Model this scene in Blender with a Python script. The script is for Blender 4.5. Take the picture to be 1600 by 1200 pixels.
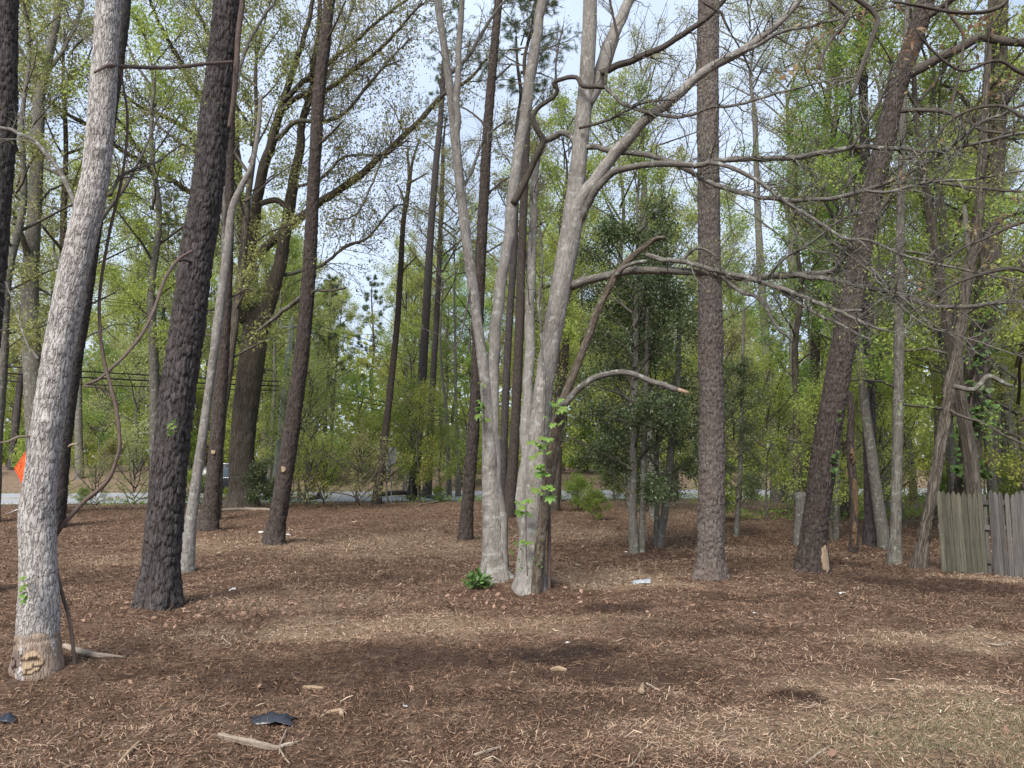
import bpy, math, random
import numpy as np
from mathutils import Vector, Matrix

for o in list(bpy.data.objects):
    bpy.data.objects.remove(o)
SC = bpy.context.scene
COL = SC.collection
R = np.random.default_rng(7)

# ------------------------------------------------------------------ camera
F = 1209.0                      # focal length in photograph pixels (1600 wide)
EYE = 1.7
TILT = math.atan(145 / F)
cam_d = bpy.data.cameras.new('camera')
cam_d.sensor_fit = 'HORIZONTAL'
cam_d.sensor_width = 36.0
cam_d.lens = 36.0 * F / 1600
cam_d.clip_start = 0.05
cam_d.clip_end = 3000
cam = bpy.data.objects.new('camera', cam_d)
COL.objects.link(cam)
cam.location = (0, 0, EYE)
cam.rotation_euler = (math.pi / 2 + TILT, 0, 0)
SC.camera = cam

# ------------------------------------------------------------------ sky and sun
SUN_EL, SUN_AZ = math.radians(44), math.radians(203)    # behind the camera, a little to the left
world = bpy.data.worlds.new('World')
SC.world = world
world.use_nodes = True
wn = world.node_tree.nodes
wl = world.node_tree.links
wn.clear()
w_out = wn.new('ShaderNodeOutputWorld')
sky = wn.new('ShaderNodeTexSky')
sky.sky_type = 'NISHITA'
sky.sun_disc = False
sky.sun_elevation = SUN_EL
sky.sun_rotation = SUN_AZ
sky.air_density = 1.0
sky.dust_density = 2.0
b_sky = wn.new('ShaderNodeBackground')
b_sky.inputs['Strength'].default_value = 0.09
wl.new(sky.outputs[0], b_sky.inputs['Color'])
b_cl = wn.new('ShaderNodeBackground')                    # thin high cloud over the whole sky
b_cl.inputs['Color'].default_value = (0.66, 0.77, 0.96, 1)
b_cl.inputs['Strength'].default_value = 0.70
w_tc = wn.new('ShaderNodeTexCoord')
w_no = wn.new('ShaderNodeTexNoise')
w_no.inputs['Scale'].default_value = 2.6
w_no.inputs['Detail'].default_value = 6
wl.new(w_tc.outputs['Generated'], w_no.inputs['Vector'])
w_mr = wn.new('ShaderNodeMapRange')
w_mr.inputs['From Min'].default_value = 0.32
w_mr.inputs['From Max'].default_value = 0.68
w_mr.inputs['To Min'].default_value = 0.55
w_mr.inputs['To Max'].default_value = 1.0
wl.new(w_no.outputs['Fac'], w_mr.inputs['Value'])
w_mx = wn.new('ShaderNodeMixShader')
wl.new(w_mr.outputs[0], w_mx.inputs[0])
wl.new(b_sky.outputs[0], w_mx.inputs[1])
wl.new(b_cl.outputs[0], w_mx.inputs[2])
wl.new(w_mx.outputs[0], w_out.inputs['Surface'])

sun_d = bpy.data.lights.new('sun', 'SUN')
sun_d.energy = 3.4
sun_d.angle = math.radians(30)
sun_d.color = (1.0, 0.955, 0.88)
sun = bpy.data.objects.new('sun', sun_d)
COL.objects.link(sun)
sdir = Vector((math.sin(SUN_AZ) * math.cos(SUN_EL), math.cos(SUN_AZ) * math.cos(SUN_EL), math.sin(SUN_EL)))
sun.rotation_euler = sdir.to_track_quat('Z', 'Y').to_euler()

vs = SC.view_settings
vs.view_transform = 'Standard'
vs.look = 'None'
vs.gamma = 1.0
vs.use_curve_mapping = False
vs.exposure = 0.95
SC.render.film_transparent = False
cy = SC.cycles
cy.max_bounces = 6
cy.diffuse_bounces = 3
cy.glossy_bounces = 2
cy.transmission_bounces = 4
cy.transparent_max_bounces = 4
cy.caustics_reflective = False
cy.caustics_refractive = False

# ------------------------------------------------------------------ helpers: noise, terrain, projection
def hsh(ix, iy, seed=0.0):
    v = np.sin(ix * 127.1 + iy * 311.7 + seed * 74.7) * 43758.5453
    return v - np.floor(v)

def vnoise(x, y, seed=0.0):
    x = np.asarray(x, float); y = np.asarray(y, float)
    ix = np.floor(x); iy = np.floor(y)
    fx = x - ix; fy = y - iy
    fx = fx * fx * (3 - 2 * fx); fy = fy * fy * (3 - 2 * fy)
    a = hsh(ix, iy, seed); b = hsh(ix + 1, iy, seed); c = hsh(ix, iy + 1, seed); d = hsh(ix + 1, iy + 1, seed)
    return (a * (1 - fx) + b * fx) * (1 - fy) + (c * (1 - fx) + d * fx) * fy

def fbm(x, y, seed=0.0, octv=4):
    s = 0; a = 0.5; t = 0
    for i in range(octv):
        s = s + a * vnoise(np.asarray(x) * 2 ** i, np.asarray(y) * 2 ** i, seed + i * 3.1); t += a; a *= 0.5
    return s / t

def sst(a, b, x):
    t = np.clip((np.asarray(x, float) - a) / (b - a), 0, 1)
    return t * t * (3 - 2 * t)

def road_s(x, y):               # signed distance past the near edge of the road
    return (y - 36.0 - 0.29 * (x + 15)) / 1.041

MOUNDS = []
def gz(x, y):
    x = np.asarray(x, float); y = np.asarray(y, float)
    s = road_s(x, y)
    z = 0.5 * sst(-22, -3, s) + 0.036 * np.clip(s, 0, 8.6)
    z = z - 0.1 * sst(4.5, 8, x) * (1 - sst(20, 30, y))
    z = z + 1.3 * sst(10.8, 20, s) + 0.02 * np.clip(s - 20, 0, 200)
    off = 1 - sst(-2.2, -0.6, s) * (1 - sst(8.8, 10.2, s))
    n = (fbm(x * 0.9, y * 0.9, 1.0, 3) - 0.5) * 0.13 + (fbm(x * 2.7, y * 2.7, 5.0, 4) - 0.5) * 0.12
    z = z + n * off
    for mx, my, mr, mh in MOUNDS:
        z = z + mh * np.exp(-(((x - mx) ** 2 + (y - my) ** 2) / mr ** 2))
    return z

CT, ST = math.cos(TILT), math.sin(TILT)
def ray(px, py):
    a = (px - 800) / F; b = (600 - py) / F
    return Vector((a, CT - b * ST, ST + b * CT))

def at(px, py, Y):              # world point seen at a photograph pixel, Y metres away
    d = ray(px, py)
    return Vector((0, 0, EYE)) + d * (Y / d.y)

def zcam(p):
    return p.y * CT + (p.z - EYE) * ST

def hit(px, py):                # ground point seen at a photograph pixel
    d = ray(px, py)
    lo = 2.0; Y = 2.0
    while Y < 120:
        p = Vector((0, 0, EYE)) + d * (Y / d.y)
        if p.z <= float(gz(p.x, p.y)):
            break
        lo = Y; Y *= 1.01
    hi = Y
    for _ in range(24):
        m = (lo + hi) / 2
        p = Vector((0, 0, EYE)) + d * (m / d.y)
        if p.z <= float(gz(p.x, p.y)): hi = m
        else: lo = m
    p = Vector((0, 0, EYE)) + d * (hi / d.y)
    return p

cm = hit(812, 918)
MOUNDS.append((cm.x, cm.y + 0.1, 0.8, 0.18))
lm = hit(250, 950); MOUNDS.append((lm.x, lm.y, 0.6, 0.05))
lm = hit(1110, 903); MOUNDS.append((lm.x, lm.y, 0.6, 0.05))
lm = hit(428, 850); MOUNDS.append((lm.x, lm.y, 0.7, 0.06))
for bx, by, br, bh in [(58, 1048, .45, .06), (289, 895, .35, .04), (325, 829, .5, .05), (727, 844, .45, .05), (1268, 890, .6, .06), (1398, 882, .4, .05), (1437, 890, .45, .06), (1333, 865, .4, .04), (1362, 855, .45, .05), (995, 866, .7, .06), (1030, 858, .6, .05)]:
    lm = hit(bx, by); MOUNDS.append((lm.x, lm.y, br, bh))
lm = hit(1210, 1098); MOUNDS.append((lm.x, lm.y, 0.18, 0.05))
lm = hit(870, 1030); MOUNDS.append((lm.x, lm.y, 0.6, -0.05))

# ------------------------------------------------------------------ helpers: objects
def link(name, me, mat=None, parent=None, smooth=True):
    o = bpy.data.objects.new(name, me)
    COL.objects.link(o)
    if mat is not None and me is not None and len(me.materials) == 0:
        me.materials.append(mat)
    if parent is not None:
        o.parent = parent
    return o

def tag(o, label=None, cat=None, group=None, kind=None):
    if label: o['label'] = label
    if cat: o['category'] = cat
    if group: o['group'] = group
    if kind: o['kind'] = kind
    return o

def empty(name, loc=(0, 0, 0), rz=0.0):
    o = bpy.data.objects.new(name, None)
    o.empty_display_size = 0.2
    o.location = loc
    o.rotation_euler = (0, 0, rz)
    COL.objects.link(o)
    return o

def mesh_np(name, verts, quads=None, tris=None, smooth=True, attrs=None):
    me = bpy.data.meshes.new(name)
    verts = np.asarray(verts, np.float32)
    nq = 0 if quads is None else len(quads); nt = 0 if tris is None else len(tris)
    loops = []
    if nq: loops.append(np.asarray(quads, np.int32).ravel())
    if nt: loops.append(np.asarray(tris, np.int32).ravel())
    loops = np.concatenate(loops)
    me.vertices.add(len(verts)); me.vertices.foreach_set('co', verts.ravel())
    me.loops.add(len(loops)); me.loops.foreach_set('vertex_index', loops)
    starts = np.concatenate([np.arange(nq) * 4, nq * 4 + np.arange(nt) * 3]).astype(np.int32)
    me.polygons.add(nq + nt); me.polygons.foreach_set('loop_start', starts)
    if attrs:
        for k, v in attrs.items():
            v = np.asarray(v, np.float32)
            if v.ndim == 1:
                a = me.attributes.new(k, 'FLOAT', 'POINT'); a.data.foreach_set('value', v)
            elif v.shape[1] == 3:
                a = me.attributes.new(k, 'FLOAT_VECTOR', 'POINT'); a.data.foreach_set('vector', v.ravel())
            else:
                a = me.attributes.new(k, 'FLOAT_COLOR', 'POINT'); a.data.foreach_set('color', v.ravel())
    me.update(calc_edges=True)
    me.validate()
    if smooth:
        me.polygons.foreach_set('use_smooth', np.ones(nq + nt, bool))
    return me

def norm(v):
    return v / np.maximum(np.linalg.norm(v, axis=-1, keepdims=True), 1e-9)

# ------------------------------------------------------------------ materials
def nt_new(name):
    m = bpy.data.materials.new(name)
    m.use_nodes = True
    nt = m.node_tree
    nt.nodes.clear()
    return m, nt

def N(nt, typ, **kw):
    n = nt.nodes.new('ShaderNode' + typ)
    for k, v in kw.items():
        if k in n.inputs: n.inputs[k].default_value = v
        else: setattr(n, k, v)
    return n

def rgba(c): return (c[0], c[1], c[2], 1)

def finish(nt, col, rough=0.9, bump=None, spec=0.25):
    p = N(nt, 'BsdfPrincipled')
    p.inputs['Roughness'].default_value = rough
    p.inputs['Specular IOR Level'].default_value = spec
    if isinstance(col, tuple): p.inputs['Base Color'].default_value = rgba(col)
    else: nt.links.new(col, p.inputs['Base Color'])
    if bump is not None: nt.links.new(bump, p.inputs['Normal'])
    o = N(nt, 'OutputMaterial')
    nt.links.new(p.outputs[0], o.inputs['Surface'])
    return p

def mixc(nt, fac, a, b, blend='MIX'):
    m = nt.nodes.new('ShaderNodeMix'); m.data_type = 'RGBA'; m.blend_type = blend
    for s, v in ((0, fac), (6, a), (7, b)):
        if isinstance(v, (int, float)): m.inputs[s].default_value = v
        elif isinstance(v, tuple): m.inputs[s].default_value = rgba(v)
        else: nt.links.new(v, m.inputs[s])
    return m.outputs[2]

def ramp(nt, val, lo, hi, a=0.0, b=1.0):
    r = N(nt, 'MapRange'); r.interpolation_type = 'SMOOTHSTEP'
    r.inputs['From Min'].default_value = lo; r.inputs['From Max'].default_value = hi
    r.inputs['To Min'].default_value = a; r.inputs['To Max'].default_value = b
    nt.links.new(val, r.inputs['Value'])
    return r.outputs[0]

def bark_mat(name, c1, c2, c3, cell=(14, 6), bump=0.6, lichen=None, crack=None, use_cell=True, dist=0.02, inner=None):
    """c1 / c2 the two tones of the plates, c3 weathered patches; coordinates run round and along the trunk"""
    m, nt = nt_new(name)
    at_ = N(nt, 'Attribute', attribute_name='bk')
    sep = N(nt, 'SeparateXYZ'); nt.links.new(at_.outputs['Vector'], sep.inputs[0])
    mp = N(nt, 'CombineXYZ'); nt.links.new(sep.outputs[0], mp.inputs[0]); nt.links.new(sep.outputs[1], mp.inputs[1])
    oi = N(nt, 'ObjectInfo'); 
    mpp = N(nt, 'Mapping'); nt.links.new(mp.outputs[0], mpp.inputs['Vector'])
    mpp.inputs['Scale'].default_value = (cell[0], cell[1], 1)
    n1 = N(nt, 'TexNoise', Scale=1.0, Detail=7.0, Roughness=0.65); nt.links.new(mpp.outputs[0], n1.inputs['Vector'])
    n2 = N(nt, 'TexNoise', Scale=1.7, Detail=4.0); nt.links.new(mp.outputs[0], n2.inputs['Vector'])
    # fissures: thin wandering lines where a stretched noise crosses its middle value
    mf = N(nt, 'Mapping'); nt.links.new(mp.outputs[0], mf.inputs['Vector']); mf.inputs['Scale'].default_value = (cell[0] * 0.95, cell[1] * 0.42, 1)
    nf = N(nt, 'TexNoise', Scale=1.0, Detail=3.0, Roughness=0.55, Distortion=0.15); nt.links.new(mf.outputs[0], nf.inputs['Vector'])
    sb = N(nt, 'Math', operation='SUBTRACT'); sb.inputs[1].default_value = 0.5; nt.links.new(nf.outputs['Fac'], sb.inputs[0])
    ab = N(nt, 'Math', operation='ABSOLUTE'); nt.links.new(sb.outputs[0], ab.inputs[0])
    n5 = N(nt, 'TexNoise', Scale=160.0, Detail=3.0, Roughness=0.6); nt.links.new(mp.outputs[0], n5.inputs['Vector'])
    col = mixc(nt, ramp(nt, n1.outputs['Fac'], 0.36, 0.66), c1, c2)
    col = mixc(nt, ramp(nt, n2.outputs['Fac'], 0.45, 0.7, 0, 0.8), col, c3)
    if use_cell:
        cellv = ramp(nt, sep.outputs[2], 0, 1, 0.0, 0.55)
        col = mixc(nt, cellv, col, c2)
    if crack is not None:
        col = mixc(nt, ramp(nt, ab.outputs[0], 0.006, 0.028, 0.75, 0.0), col, crack)
    col = mixc(nt, ramp(nt, n5.outputs['Fac'], 0.42, 0.62, 0.0, 0.18), col, c1)
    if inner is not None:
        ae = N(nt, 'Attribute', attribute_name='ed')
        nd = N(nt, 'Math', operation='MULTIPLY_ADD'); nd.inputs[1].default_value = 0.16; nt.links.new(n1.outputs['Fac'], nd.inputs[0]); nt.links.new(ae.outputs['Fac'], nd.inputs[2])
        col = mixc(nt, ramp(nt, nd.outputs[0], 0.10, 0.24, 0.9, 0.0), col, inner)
    if lichen is not None:
        n3 = N(nt, 'TexNoise', Scale=9.0, Detail=5.0); nt.links.new(mp.outputs[0], n3.inputs['Vector'])
        col = mixc(nt, ramp(nt, n3.outputs['Fac'], 0.56, 0.66, 0, 0.7), col, lichen)
    ht = N(nt, 'Math', operation='ADD')
    nt.links.new(ramp(nt, ab.outputs[0], 0.0, 0.07), ht.inputs[0])
    sc_ = N(nt, 'Math', operation='MULTIPLY'); sc_.inputs[1].default_value = 0.8
    nt.links.new(n1.outputs['Fac'], sc_.inputs[0]); nt.links.new(sc_.outputs[0], ht.inputs[1])
    bp = N(nt, 'Bump', Strength=bump, Distance=dist); nt.links.new(ht.outputs[0], bp.inputs['Height'])
    finish(nt, col, 0.93, bp.outputs[0], 0.15)
    return m

M = {}
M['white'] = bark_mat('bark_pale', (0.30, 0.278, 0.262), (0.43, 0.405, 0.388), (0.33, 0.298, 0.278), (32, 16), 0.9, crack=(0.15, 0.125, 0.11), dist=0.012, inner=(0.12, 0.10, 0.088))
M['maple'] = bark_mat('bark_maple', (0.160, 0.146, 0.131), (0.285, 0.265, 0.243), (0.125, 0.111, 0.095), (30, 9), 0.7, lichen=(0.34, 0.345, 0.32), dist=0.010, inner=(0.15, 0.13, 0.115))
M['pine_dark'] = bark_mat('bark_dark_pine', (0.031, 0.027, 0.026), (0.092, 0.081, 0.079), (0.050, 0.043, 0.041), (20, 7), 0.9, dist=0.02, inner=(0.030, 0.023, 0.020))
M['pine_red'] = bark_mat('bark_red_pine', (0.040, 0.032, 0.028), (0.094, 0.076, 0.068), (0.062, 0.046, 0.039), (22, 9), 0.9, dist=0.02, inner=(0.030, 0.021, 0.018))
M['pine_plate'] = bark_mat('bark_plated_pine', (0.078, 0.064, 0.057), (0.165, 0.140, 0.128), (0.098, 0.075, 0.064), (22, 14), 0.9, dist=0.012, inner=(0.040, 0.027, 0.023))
M['oak'] = bark_mat('bark_oak', (0.068, 0.057, 0.046), (0.138, 0.118, 0.096), (0.10, 0.086, 0.068), (26, 3.2), 1.0, dist=0.03)
M['grey'] = bark_mat('bark_grey', (0.092, 0.083, 0.070), (0.178, 0.166, 0.145), (0.12, 0.114, 0.09), (20, 5), 0.8, lichen=(0.25, 0.27, 0.22), dist=0.02)
M['limb'] = bark_mat('bark_limb', (0.085, 0.077, 0.067), (0.175, 0.163, 0.146), (0.072, 0.062, 0.052), (36, 10), 0.9, lichen=(0.30, 0.32, 0.28), dist=0.008)
M['limb_dark'] = bark_mat('bark_limb_dark', (0.055, 0.046, 0.040), (0.105, 0.092, 0.08), (0.08, 0.064, 0.05), (30, 8), 0.7, dist=0.008)
M['vine'] = bark_mat('bark_vine', (0.088, 0.062, 0.052), (0.155, 0.115, 0.10), (0.12, 0.086, 0.072), (50, 10), 0.7, dist=0.006)
M['old_stem'] = bark_mat('bark_old_stem', (0.070, 0.055, 0.042), (0.145, 0.118, 0.094), (0.095, 0.071, 0.052), (36, 8), 1.0, lichen=(0.19, 0.19, 0.155), dist=0.012)
M['wood'] = bark_mat('stripped_wood', (0.25, 0.175, 0.112), (0.38, 0.285, 0.195), (0.19, 0.125, 0.08), (60, 7), 0.8, dist=0.006)
M['dirt'] = bark_mat('soil_stained_bark', (0.20, 0.142, 0.105), (0.33, 0.26, 0.21), (0.16, 0.105, 0.075), (30, 14), 0.9, dist=0.012)
M['tan_dead'] = bark_mat('bark_stripped_dead', (0.10, 0.066, 0.042), (0.24, 0.155, 0.088), (0.045, 0.034, 0.028), (26, 5), 1.0, dist=0.012)
M['drift'] = bark_mat('bark_bleached', (0.215, 0.17, 0.132), (0.37, 0.305, 0.245), (0.17, 0.125, 0.092), (50, 7), 0.8, dist=0.006)

def simple(name, c1, c2=None, scale=20, rough=0.8, bump=0.0, spec=0.3, metallic=0.0):
    m, nt = nt_new(name)
    tc = N(nt, 'TexCoord')
    n = N(nt, 'TexNoise', Scale=float(scale), Detail=5.0); nt.links.new(tc.outputs['Object'], n.inputs['Vector'])
    col = mixc(nt, ramp(nt, n.outputs['Fac'], 0.35, 0.65), c1, c2 or c1)
    bo = None
    if bump:
        b = N(nt, 'Bump', Strength=bump, Distance=0.01); nt.links.new(n.outputs['Fac'], b.inputs['Height']); bo = b.outputs[0]
    p = finish(nt, col, rough, bo, spec)
    p.inputs['Metallic'].default_value = metallic
    return m

M['twig'] = simple('twig_bark', (0.07, 0.06, 0.05), (0.125, 0.11, 0.094), 3, 0.9)
M['twig_pale'] = simple('twig_pale_bark', (0.095, 0.087, 0.075), (0.175, 0.163, 0.145), 4, 0.9)
M['twig_dark'] = simple('twig_dark_bark', (0.07, 0.058, 0.05), (0.11, 0.095, 0.085), 3, 0.9)

def leaf_mat(name, c1, c2, trans=0.45, rough=0.55, spec=0.25):
    """leaf: the colour varies from leaf to leaf (attribute 'lv'), light passes through the blade"""
    m, nt = nt_new(name)
    a = N(nt, 'Attribute', attribute_name='lv')
    oi = N(nt, 'ObjectInfo')
    col = mixc(nt, a.outputs['Fac'], c1, c2)
    hs = N(nt, 'HueSaturation')
    nt.links.new(col, hs.inputs['Color'])
    nt.links.new(ramp(nt, oi.outputs['Random'], 0, 1, 0.485, 0.515), hs.inputs['Hue'])
    nt.links.new(ramp(nt, oi.outputs['Random'], 0, 1, 0.85, 1.12), hs.inputs['Value'])
    p = N(nt, 'BsdfPrincipled'); p.inputs['Roughness'].default_value = rough; p.inputs['Specular IOR Level'].default_value = spec
    nt.links.new(hs.outputs[0], p.inputs['Base Color'])
    t = N(nt, 'BsdfTranslucent'); nt.links.new(hs.outputs[0], t.inputs['Color'])
    mx = N(nt, 'MixShader'); mx.inputs[0].default_value = trans
    nt.links.new(p.outputs[0], mx.inputs[1]); nt.links.new(t.outputs[0], mx.inputs[2])
    o = N(nt, 'OutputMaterial'); nt.links.new(mx.outputs[0], o.inputs['Surface'])
    return m

M['leaf_spring'] = leaf_mat('leaf_spring', (0.27, 0.33, 0.065), (0.46, 0.50, 0.135), 0.5)
M['leaf_green'] = leaf_mat('leaf_green', (0.165, 0.255, 0.05), (0.31, 0.41, 0.095), 0.5)
M['leaf_pale'] = leaf_mat('leaf_pale', (0.29, 0.315, 0.115), (0.43, 0.435, 0.19), 0.5)
M['leaf_oak'] = leaf_mat('leaf_oak_young', (0.23, 0.25, 0.08), (0.38, 0.37, 0.15))
M['leaf_rust'] = leaf_mat('leaf_rust_young', (0.22, 0.115, 0.07), (0.27, 0.20, 0.11))
M['leaf_holly'] = leaf_mat('leaf_holly', (0.058, 0.088, 0.032), (0.12, 0.165, 0.065), 0.25, 0.35, 0.5)
M['leaf_creeper'] = leaf_mat('leaf_creeper', (0.13, 0.24, 0.045), (0.24, 0.36, 0.09), 0.4)
M['leaf_ivy'] = leaf_mat('leaf_ivy', (0.05, 0.10, 0.025), (0.12, 0.20, 0.05), 0.3, 0.45, 0.4)
M['needle'] = leaf_mat('pine_needle', (0.060, 0.090, 0.038), (0.12, 0.155, 0.068), 0.3)
M['grass'] = leaf_mat('grass', (0.15, 0.17, 0.06), (0.27, 0.26, 0.12), 0.35)
M['lawn'] = leaf_mat('lawn_grass', (0.19, 0.18, 0.10), (0.33, 0.285, 0.19), 0.3)
M['litter_leaf'] = leaf_mat('dead_leaf', (0.22, 0.135, 0.095), (0.40, 0.27, 0.20), 0.15, 0.8, 0.1)

def chip_mat():
    m, nt = nt_new('wood_chip')
    a = N(nt, 'Attribute', attribute_name='col')
    finish(nt, a.outputs['Color'], 0.95, None, 0.1)
    return m
M['chip'] = chip_mat()

def ground_mat():
    m, nt = nt_new('mulch_ground')
    a = N(nt, 'Attribute', attribute_name='zone')          # x wet dark soil, y straw, z leaf litter beyond the cleared lot
    sp = N(nt, 'SeparateXYZ'); nt.links.new(a.outputs['Vector'], sp.inputs[0])
    tc = N(nt, 'TexCoord')
    n1 = N(nt, 'TexNoise', Scale=2.2, Detail=8.0, Roughness=0.7); nt.links.new(tc.outputs['Object'], n1.inputs['Vector'])
    n2 = N(nt, 'TexNoise', Scale=34.0, Detail=6.0, Roughness=0.75); nt.links.new(tc.outputs['Object'], n2.inputs['Vector'])
    mp = N(nt, 'Mapping'); mp.inputs['Scale'].default_value = (30, 95, 30); mp.inputs['Rotation'].default_value = (0, 0, 0.35)
    nt.links.new(tc.outputs['Object'], mp.inputs['Vector'])
    n3 = N(nt, 'TexNoise', Scale=1.0, Detail=3.0, Roughness=0.8, Distortion=1.5); nt.links.new(mp.outputs[0], n3.inputs['Vector'])
    col = mixc(nt, ramp(nt, n1.outputs['Fac'], 0.38, 0.62), (0.122, 0.072, 0.047), (0.228, 0.150, 0.104))
    col = mixc(nt, ramp(nt, n2.outputs['Fac'], 0.40, 0.62, 0.0, 0.7), col, (0.075, 0.046, 0.033))
    col = mixc(nt, ramp(nt, n3.outputs['Fac'], 0.55, 0.68, 0.0, 0.75), col, (0.25, 0.172, 0.12))
    col = mixc(nt, sp.outputs[1], col, (0.36, 0.265, 0.175))
    col = mixc(nt, sp.outputs[0], col, (0.042, 0.030, 0.026))
    lit = mixc(nt, ramp(nt, n2.outputs['Fac'], 0.42, 0.6), (0.16, 0.112, 0.080), (0.27, 0.205, 0.152))
    col = mixc(nt, sp.outputs[2], col, lit)
    n4 = N(nt, 'TexNoise', Scale=9.0, Detail=5.0, Roughness=0.7); nt.links.new(tc.outputs['Object'], n4.inputs['Vector'])
    col = mixc(nt, ramp(nt, n4.outputs['Fac'], 0.36, 0.5, 0.45, 0.0), col, (0.06, 0.035, 0.025))
    col = mixc(nt, ramp(nt, n4.outputs['Fac'], 0.54, 0.68, 0.0, 0.5), col, (0.35, 0.248, 0.162))
    b = N(nt, 'Bump', Strength=0.9, Distance=0.03)
    ad = N(nt, 'Math', operation='ADD'); nt.links.new(n2.outputs['Fac'], ad.inputs[0]); nt.links.new(n3.outputs['Fac'], ad.inputs[1])
    nt.links.new(ad.outputs[0], b.inputs['Height'])
    finish(nt, col, 0.96, b.outputs[0], 0.1)
    return m
M['ground'] = ground_mat()
M['asphalt'] = simple('asphalt', (0.24, 0.245, 0.26), (0.30, 0.305, 0.32), 3, 0.85, 0.2)
M['line'] = simple('road_paint', (0.65, 0.65, 0.62), (0.5, 0.5, 0.48), 12, 0.8)
M['fence'] = None

# ------------------------------------------------------------------ ground
dark_spots = [(500, 1050, 1.5, .35, .42), (650, 1035, .9, .3, .55), (880, 1025, .62, .20, 1.0), (960, 948, .45, .22, .8), (1238, 1085, .22, .12, .9),
              (1330, 880, 1.3, .4, .45), (1460, 915, 1.6, .5, .55), (1040, 866, 1.0, .5, .45), (620, 905, 1.2, .4, .3), (1000, 1055, 1.0, .28, .5), (880, 1100, .7, .22, .4),
              (700, 1090, .9, .22, .4), (1200, 935, 1.2, .3, .4), (1080, 985, 1.2, .3, .35), (430, 1075, .8, .2, .4)]
straw_spots = [(560, 985, 1.7, .45, .6), (720, 965, .9, .35, .5), (960, 905, 1.3, .8, .6), (1490, 1000, 1.2, .4, .8), (360, 850, 2.4, 1.2, .5), (620, 850, 3.0, 1.8, .5), (1400, 1080, 1.0, .45, .6),
               (1560, 905, 1.2, .3, .6), (1300, 1140, 1.0, .35, .55), (900, 975, 1.3, .35, .45), (1540, 1130, .9, .5, .5), (200, 870, 1.2, .8, .4), (880, 830, 2.0, 1.5, .35), (1180, 860, 1.2, .6, .3), (480, 940, 1.5, .5, .35), (1100, 1150, .8, .3, .35)]
def spots(lst):
    out = []
    for px, py, rx, ry, a in lst:
        p = hit(px, py); out.append((p.x, p.y, rx, ry * 1.7, a))
    return out
DARK, STRAW = spots(dark_spots), spots(straw_spots)
def zone(x, y):
    nz = fbm(x * 1.7, y * 1.7, 11, 4)
    def acc(lst):
        v = np.zeros_like(x)
        for cx, cy_, rx, ry, a in lst:
            d = ((x - cx) / rx) ** 2 + ((y - cy_) / ry) ** 2
            v = np.maximum(v, a * sst(1.5, 0.15, d + (nz - 0.5) * 2.2))
        return v
    dk = acc(DARK); stw = acc(STRAW) * (1 - dk)
    s = road_s(x, y)
    lit = np.maximum(sst(-5, -1.5, s + (nz - .5) * 6), sst(24, 30, y + (nz - 0.5) * 8) * sst(2, 8, x))
    return dk, stw, lit

def axis(lo, hi, fine_lo, fine_hi, step, grow=1.16, cap=25):
    mid = list(np.arange(fine_lo, fine_hi, step))
    up = []; v = fine_hi; d = step
    while v < hi: up.append(v); d = min(d * grow, cap); v += d
    up.append(hi)
    dn = []; v = fine_lo; d = step
    while v > lo:
        d = min(d * grow, cap); v -= d; dn.append(v)
    return np.array(dn[::-1] + mid + up)
gx = axis(-420, 420, -9.0, 9.6, 0.068)
gy = axis(-260, 620, 4.0, 14.0, 0.062, 1.045, 30)
X, Y = np.meshgrid(gx, gy)
Z = gz(X, Y)
s_ = road_s(X, Y)
Z = Z - 0.06 * ((s_ > 0.1) & (s_ < 8.5))
ny_, nx_ = X.shape
idx = np.arange(ny_ * nx_).reshape(ny_, nx_)
quads = np.stack([idx[:-1, :-1], idx[:-1, 1:], idx[1:, 1:], idx[1:, :-1]], -1).reshape(-1, 4)
dk, stw, lit = zone(X.ravel(), Y.ravel())
g = link('ground', mesh_np('ground', np.stack([X.ravel(), Y.ravel(), Z.ravel()], 1), quads,
         attrs={'zone': np.stack([dk, stw, lit], 1)}), M['ground'])
tag(g, kind='structure')

# road: a band along the far side of the lot, with edge line and centre line
def road_pt(s, t, dz=0.0):
    d = np.array([1.0, 0.29]) / 1.041; n = np.array([-0.29, 1.0]) / 1.041
    b = np.array([-15.0, 36.0])
    p = b + d * t + n * s
    z = 0.5 + 0.036 * min(max(s, 0), 8.6)
    return (p[0], p[1], z + dz)
def road_band(name, s0, s1, dz, mat, t0=-160, t1=160, kind='structure', parent=None):
    ts = np.linspace(t0, t1, 41); v = []; q = []
    for i, t in enumerate(ts):
        v += [road_pt(s0, t, dz), road_pt(s1, t, dz)]
        if i: q.append((2 * i - 2, 2 * i, 2 * i + 1, 2 * i - 1))
    o = link(name, mesh_np(name, v, q), mat, parent)
    if kind: tag(o, kind=kind)
    return o
road = road_band('road', -0.1, 8.7, 0.012, M['asphalt'])
road_band('edge_line', 0.45, 0.57, 0.017, M['line'], kind=None, parent=road)
road_band('edge_line', 8.0, 8.12, 0.017, M['line'], kind=None, parent=road)
M['yellow'] = simple('yellow_paint', (0.55, 0.38, 0.05), (0.45, 0.30, 0.05), 12, 0.8)
road_band('centre_line', 4.2, 4.3, 0.017, M['yellow'], kind=None, parent=road)
road_band('centre_line', 4.42, 4.52, 0.017, M['yellow'], kind=None, parent=road)

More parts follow.
